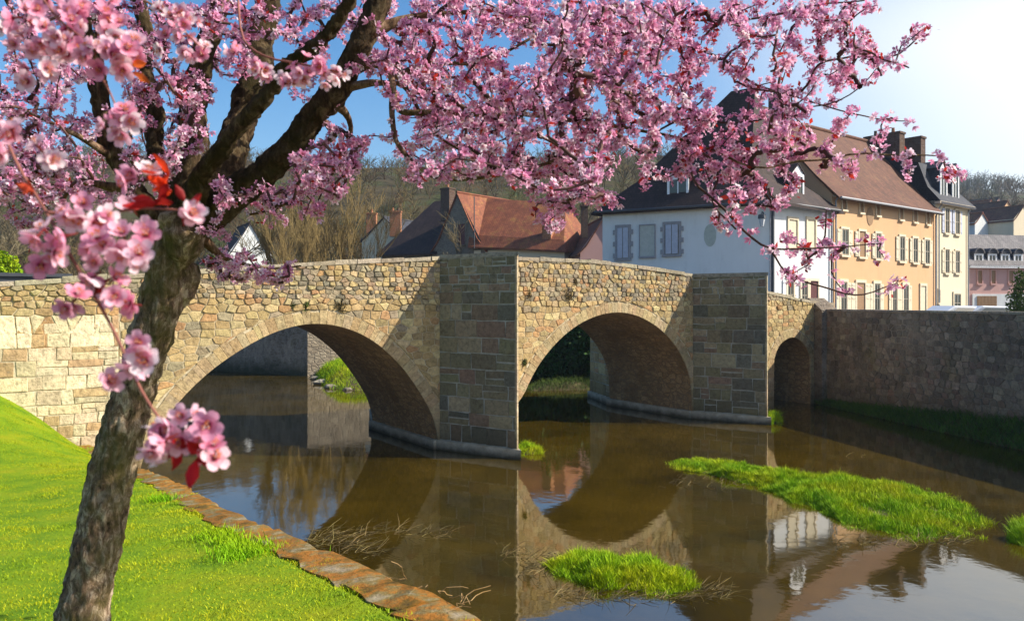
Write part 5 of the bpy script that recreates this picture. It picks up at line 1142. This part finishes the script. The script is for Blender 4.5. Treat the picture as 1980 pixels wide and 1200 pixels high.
def depth_at(x): return float(np.interp(x, [-200, 300, 700, 1100, 1500, 1900], [3.2, 3.5, 3.3, 3.15, 2.9, 2.8]))
for rI, row in enumerate(DENS):
    for x0_, x1_, v in row:
        k = v**1.35*.58*(x1_-x0_)/60*(.72 if x0_ > 1300 else 1.9 if x1_ < 790 and rI < 8 else 1.1)
        m_ = int(k)+(rnd.random() < k-int(k))
        for _ in range(m_):
            x = rnd.uniform(x0_, x1_); y = rI*50+rnd.uniform(0, 50); sp = .42 if x < 1300 else .2
            tg.append(P(x, y, depth_at(x)+rnd.gauss(0, sp)*(.8 if y < 400 else .5)))
for k in range(260):                                      # the crown goes on above and left of the frame
    x = rnd.uniform(-500, 1500); y = rnd.uniform(-480, -20)
    if y < -300+abs(x-500)*.25 and rnd.random() < .6: continue
    tg.append(P(x, y, depth_at(x)+rnd.gauss(0, .6)))
for k in range(50): tg.append(P(rnd.uniform(-450, -5), rnd.uniform(0, 400), 3.2+rnd.gauss(0, .4)))
TG = np.array([list(p) for p in tg]); ND = np.array([list(p) for p in nodes]); base_n = len(ND)
D2 = ((TG[:, None, :]-ND[None])**2).sum(2); best = D2.min(1); bi = D2.argmin(1); alive = np.ones(len(TG), bool)
NDl = [Vector(p) for p in ND]; owner = [-1]*base_n; twigs = []
for _ in range(len(TG)):
    i = int(np.where(alive, best, 1e9).argmin()); alive[i] = False
    a = NDl[bi[i]]; b_ = Vector(TG[i]); L = (b_-a).length
    if L < .03: continue
    n = max(3, int(L/.035)); side = Vector((rnd.gauss(0, 1), rnd.gauss(0, 1), rnd.gauss(0, 1))).normalized()*L*rnd.uniform(.05, .2); q = [a]
    for k in range(1, n+1):
        t = k/n; q.append(a.lerp(b_, t)+side*math.sin(t*math.pi)+Vector((rnd.gauss(0, .004), rnd.gauss(0, .004), rnd.gauss(0, .004))))
    twigs.append([q, owner[bi[i]], 0]); j0 = len(NDl)
    new = np.array([list(p) for p in q[1:]]); NDl += q[1:]; owner += [len(twigs)-1]*n
    dd = ((TG[:, None, :]-new[None])**2).sum(2); mi = dd.min(1); am = dd.argmin(1); up = mi < best; best[up] = mi[up]; bi[up] = am[up]+j0
for t in reversed(twigs):
    if t[1] >= 0: twigs[t[1]][2] += 1+t[2]
mb = MB(); fl_c = []; fl_n = []
for q, own, nd in twigs:
    r1 = .0024*(1+nd)**.42; r0_ = r1*1.3; g_ = rnd.uniform(.6, 1.3); mb.cur = (g_, g_, g_)
    mb.tube(q, [r0_+(.0016-r0_)*(k/(len(q)-1))**1.5 if nd == 0 else r0_+(r1*.8-r0_)*k/(len(q)-1) for k in range(len(q))], 5, cap=False)
    L = sum((p2-p1).length for p1, p2 in zip(q, q[1:])); m_ = int(L/.022)+1
    xi = CX+q[-1].x/max(q[-1].y, .3)*F; full = .86 if xi < 1350 else .7
    for k in range(m_):
        t = 1-(k+rnd.random())/m_*.95
        if rnd.random() > full: continue
        i = min(int(t*(len(q)-1)), len(q)-2); c = q[i].lerp(q[i+1], t*(len(q)-1)-i); nf = rnd.randint(1, 4)+(2 if k < 2 else 0)
        for _ in range(nf):
            o_ = Vector((rnd.gauss(0, 1), rnd.gauss(0, 1), rnd.gauss(0, 1))).normalized(); fl_c.append(c+o_*rnd.uniform(.008, .027)); fl_n.append((o_+Vector((rnd.gauss(0, .35), rnd.gauss(0, .35), rnd.gauss(0, .35)))).normalized())
for L in THIN:                                             # blossoms sitting on the thin branches themselves
    lp = limb_pts(L)
    for p, r in lp:
        if r < .011 and rnd.random() < .55:
            for _ in range(rnd.randint(2, 5)):
                o_ = Vector((rnd.gauss(0, 1), rnd.gauss(0, 1), rnd.gauss(0, 1))).normalized(); fl_c.append(p+o_*rnd.uniform(.01, .03)); fl_n.append(o_)
mb.build('twigs', M['twig'], tree, uv=False, smooth=True)
def flower_mesh(name, C_, N_, size, parent, pal, seg=1, cup=.35, centre=(.30, .015, .06)):
    """five-petalled flowers; petals are folded and cupped, colours run from a crimson throat to pale edges"""
    C_ = np.array([list(p) for p in C_]); N_ = np.array([list(p) for p in N_]); n = len(C_)
    A_ = np.cross(N_, rs.randn(n, 3)); A_ /= np.linalg.norm(A_, axis=1)[:, None]; B_ = np.cross(N_, A_)
    sz = size*(.7+.55*rs.rand(n)); op = np.where(rs.rand(n) < .25, 1.3, cup)*(.6+.8*rs.rand(n))        # some are half open
    V = []; Cc = []; Fc = []; pal = np.array(pal); col_ = pal[rs.randint(0, len(pal), n)]*(.85+.3*rs.rand(n))[:, None]
    per = 5*6
    for k in range(5):
        an = k*1.2566+rs.randn(n)*.08; ca, sa = np.cos(an)[:, None], np.sin(an)[:, None]; d = A_*ca+B_*sa; s_ = -A_*sa+B_*ca
        up = lambda r, rr=None: N_*(op*r)[:, None]*sz[:, None]
        z_ = sz[:, None]; jz = (rs.rand(n)*.25)[:, None]
        p0 = C_+d*z_*.06; pl = C_+d*z_*.55+s_*z_*.36+up(.34)+N_*z_*.08; pr_ = C_+d*z_*.55-s_*z_*.36+up(.34)+N_*z_*.08
        pm = C_+d*z_*.55+up(.34)-N_*z_*.04; tl = C_+d*z_*(.92+jz)+s_*z_*.2+up(.75); tr_ = C_+d*z_*(.92+jz)-s_*z_*.2+up(.75)
        V += [p0, pl, pr_, pm, tl, tr_]; th = np.array(centre)[None]*np.ones((n, 1))
        Cc += [th, col_*.96, col_*.96, col_*.7+th*.3, np.minimum(col_*1.12, .95), np.minimum(col_*1.12, .95)]
    V = np.stack(V, 1); Cc = np.stack(Cc, 1); base_ = []
    for k in range(5):
        o_ = k*6; base_ += [[o_, o_+2, o_+3], [o_, o_+3, o_+1], [o_+1, o_+3, o_+4], [o_+3, o_+5, o_+4], [o_+3, o_+2, o_+5]]
    f_ = (np.arange(n)[:, None, None]*30+np.array(base_)[None]).reshape(-1, 3)
    return bigmesh(name, V.reshape(-1, 3), f_, M['petal'], parent, np.clip(Cc.reshape(-1, 3), 0, .95))
PINK = [(.86, .42, .62), (.90, .52, .70), (.93, .62, .77), (.78, .30, .50), (.95, .76, .85), (.88, .46, .65), (.82, .37, .60)]
flower_mesh('blossoms', fl_c, fl_n, .0132, tree, PINK)
idx = [i for i in range(len(fl_c)) if rnd.random() < .03+.05*(fl_c[i].x > .6)]
lp_ = np.array([list(fl_c[i]+Vector((rnd.gauss(0, .012), rnd.gauss(0, .012), rnd.gauss(0, .012)))) for i in idx for _ in range(3)])
leaves('leaves', lp_, .012, M['petal'], tree, (.22, .015, .02), (.62, .05, .03))
print('FLOWERS', len(fl_c), 'TWIGS', len(twigs))

# ---- nearest branch of the tree, hanging a little in front of the camera
nb = empty('hanging_branch', parent=tree); nb.location = P(60, 300, .72)-Vector(tree.location)
def nt_tube(px, r):
    q = limb_pts([(x, y, d, 1) for x, y, d in px]); pts = [p for p, _ in q]; mbn.tube(pts, [r*(1-.55*k/len(pts)) for k in range(len(pts))], 8, .1, px[0][0]); return pts
mbn = MB(); mbn.cur = (2.6, 2.0, 1.9)
a1_ = nt_tube([(-60, -900, 1.4), (-120, -300, .9), (-40, 120, .76), (20, 300, .70), (90, 410, .67), (150, 520, .65), (215, 625, .64), (262, 735, .64), (300, 800, .63), (345, 850, .62)], .0022)
a2_ = nt_tube([(-60, -900, 1.4), (-30, -300, 1.0), (60, -30, .85), (130, 60, .82), (230, 110, .82), (275, 130, .82)], .0025)
a3_ = nt_tube([(200, -700, 1.6), (260, -200, 1.25), (300, 0, 1.15), (345, 50, 1.12), (385, 90, 1.1)], .003)
a4_ = nt_tube([(500, -700, 1.8), (470, -200, 1.4), (455, 60, 1.25), (500, 110, 1.2), (590, 125, 1.2), (655, 140, 1.2)], .003)
a5_ = nt_tube([(90, 410, .67), (180, 420, .68), (270, 400, .7), (370, 408, .7)], .0016)
a6_ = nt_tube([(130, 60, .82), (200, 150, .8), (235, 230, .8)], .0016)
mbn.build('stem', M['twig'], nb, uv=False, smooth=True)
cl = [  # x, y, depth, spread px, count
 (60, 60, .82, 40, 9), (120, 90, .82, 38, 10), (170, 40, .84, 40, 9), (190, 95, .8, 32, 9), (240, 100, .8, 30, 7), (20, 30, .85, 35, 6), (130, 15, .86, 40, 6), (225, 60, .85, 25, 4), (75, 120, .8, 30, 5),
 (350, 62, 1.1, 32, 12), (380, 95, 1.1, 18, 6), (330, 30, 1.1, 30, 5), (235, 235, .8, 26, 9), (455, 103, 1.2, 12, 4), (508, 132, 1.2, 18, 9), (580, 135, 1.2, 22, 10), (625, 140, 1.2, 20, 8), (655, 145, 1.2, 10, 3), (555, 160, 1.2, 14, 4),
 (20, 270, .66, 28, 6), (88, 290, .66, 20, 3), (75, 440, .64, 20, 3), (85, 490, .64, 16, 2), (128, 465, .64, 16, 3), (155, 410, .66, 22, 5), (200, 470, .65, 26, 6), (240, 470, .65, 20, 4), (190, 425, .66, 22, 4), (265, 505, .65, 15, 3), (285, 455, .66, 14, 2),
 (190, 540, .64, 20, 4), (225, 570, .64, 22, 5), (130, 590, .64, 18, 3), (255, 590, .64, 12, 2), (265, 340, .7, 22, 3), (370, 410, .7, 12, 2), (265, 400, .7, 14, 2),
 (262, 660, .63, 15, 4), (275, 695, .63, 16, 5), (210, 738, .64, 8, 1), (310, 830, .62, 16, 5), (345, 835, .62, 20, 6), (390, 830, .62, 16, 4), (300, 865, .62, 14, 3), (405, 880, .62, 12, 3), (355, 805, .62, 10, 2)]
NC = []; NNr = []
for (x, y, d_, sp, cn) in cl:
    for k in range(cn):
        dx, dy = rnd.gauss(0, .62)*sp, rnd.gauss(0, .62)*sp; c = P(x+dx, y+dy, d_+rnd.gauss(0, .012)); NC.append(c)
        NNr.append(Vector((dx/sp*.6+rnd.gauss(.15, .4), -.75+rnd.gauss(0, .45), -dy/sp*.5+rnd.gauss(0, .45))).normalized())
def near_flowers():
    """larger flowers with rounded, cupped petals, stamens and a calyx"""
    mp = MB(); ms = MB(); mc = MB()
    for c, n in zip(NC, NNr):
        s = .0108*rnd.uniform(.85, 1.2); a = n.orthogonal().normalized(); b_ = n.cross(a); cup = rnd.uniform(.15, .7); ph = rnd.uniform(0, 1.2)
        k0 = rnd.choice([(.90, .42, .58), (.93, .62, .72), (.86, .34, .50), (.95, .74, .80), (.92, .52, .65)])
        for k in range(5):
            an = ph+k*1.2566+rnd.gauss(0, .06); d = a*math.cos(an)+b_*math.sin(an); t = -a*math.sin(an)+b_*math.cos(an); rows = []; cc_ = cup*rnd.uniform(.7, 1.4)
            prof = [(.04, .07), (.28, .24), (.55, .38), (.8, .36), (.97, .2)]
            for (u_, w_) in prof:
                up = cc_*u_**1.6*1.1; rows.append([mp.vert(c+(d*u_+n*(up+.10*(j*j)*w_/.38)+t*w_*j)*s) for j in (-1, -.35, .35, 1)])
            for r_ in range(4):
                f_ = (r_+.5)/4; th = (.50, .03, .12); w0 = max(0, 1-f_*1.6)
                mp.cur = tuple(min(.93, kk*(1-w0)*(.92+.12*f_)+tt*w0) for kk, tt in zip(k0, th))
                for j in range(3): mp.face((rows[r_][j], rows[r_][j+1], rows[r_+1][j+1], rows[r_+1][j]))
        for k in range(14):
            o_ = (n+a*rnd.gauss(0, .35)+b_*rnd.gauss(0, .35)).normalized(); ms.cur = (.9, .75, .75); e_ = c+o_*s*rnd.uniform(.4, .62)
            ms.tube([c, e_], s*.018, 3, cap=False); ms.cur = (.75, .25, .05); ms.tube([e_, e_+o_*s*.07], s*.05, 4)
        mc.cur = (.25, .03, .03); mc.tube([c-n*s*.9, c-n*s*.2, c+n*s*.08], [s*.04, s*.1, s*.2], 6)
    mp.build('blossoms', M['petal'], nb, smooth=True, uv=False); ms.build('stamens', M['petal'], nb, uv=False); mc.build('calyces', M['petal'], nb, uv=False, smooth=True)
near_flowers()
mb = MB()                                                 # young red leaves
for (x, y, d_, n_, c0) in ((318, 350, .7, 9, (.75, .06, .015)), (300, 385, .7, 6, (.45, .02, .02)), (350, 400, .7, 3, (.35, .02, .02)), (52, 372, .66, 3, (.6, .08, .03)), (375, 880, .62, 8, (.45, .01, .02)), (350, 865, .62, 5, (.35, .01, .02)), (250, 140, .8, 2, (.7, .15, .03)), (180, 560, .64, 3, (.35, .02, .03))):
    for k in range(n_):
        c = P(x+rnd.gauss(0, 8), y+rnd.gauss(0, 8), d_); d = Vector((rnd.gauss(0, 1), rnd.gauss(-.2, .5), rnd.gauss(.2, 1))).normalized(); s = d.cross(Vector((rnd.gauss(0, .4), -1, rnd.gauss(0, .4)))).normalized(); n = d.cross(s); L = rnd.uniform(.012, .024)
        g_ = rnd.uniform(.7, 1.3); mb.cur = tuple(min(.9, v*g_) for v in c0); r_ = []
        for u_, w_ in ((0, .02), (.25, .18), (.55, .24), (.8, .14), (1, .01)): r_.append([mb.vert(c+(d*u_+s*w_*j+n*(.12*abs(j)-.2*u_*u_))*L) for j in (-1, 0, 1)])
        for i in range(4):
            for j in range(2): mb.face((r_[i][j], r_[i][j+1], r_[i+1][j+1], r_[i+1][j]))
mb.build('leaves', M['petal'], nb, smooth=True, uv=False)

# ------------------------------------------------------------------ the air
mb = MB(); mb.box((-2700, -1600, -1.6), (5400, 0, 0), (0, 3400, 0), (0, 0, 100)); 
m = bpy.data.materials.new('haze_air'); m.use_nodes = True; nt = m.node_tree; nt.nodes.remove(nt.nodes['Principled BSDF'])
pv_ = nt.nodes.new('ShaderNodeVolumePrincipled'); pv_.inputs['Color'].default_value = (.66, .80, 1, 1); pv_.inputs['Density'].default_value = .0003; pv_.inputs['Anisotropy'].default_value = .25
nt.links.new(pv_.outputs[0], nt.nodes['Material Output'].inputs['Volume'])
o = mb.build('haze', m, uv=False, color=False); setp(o, kind='stuff')
sc.cycles.volume_bounces = 0
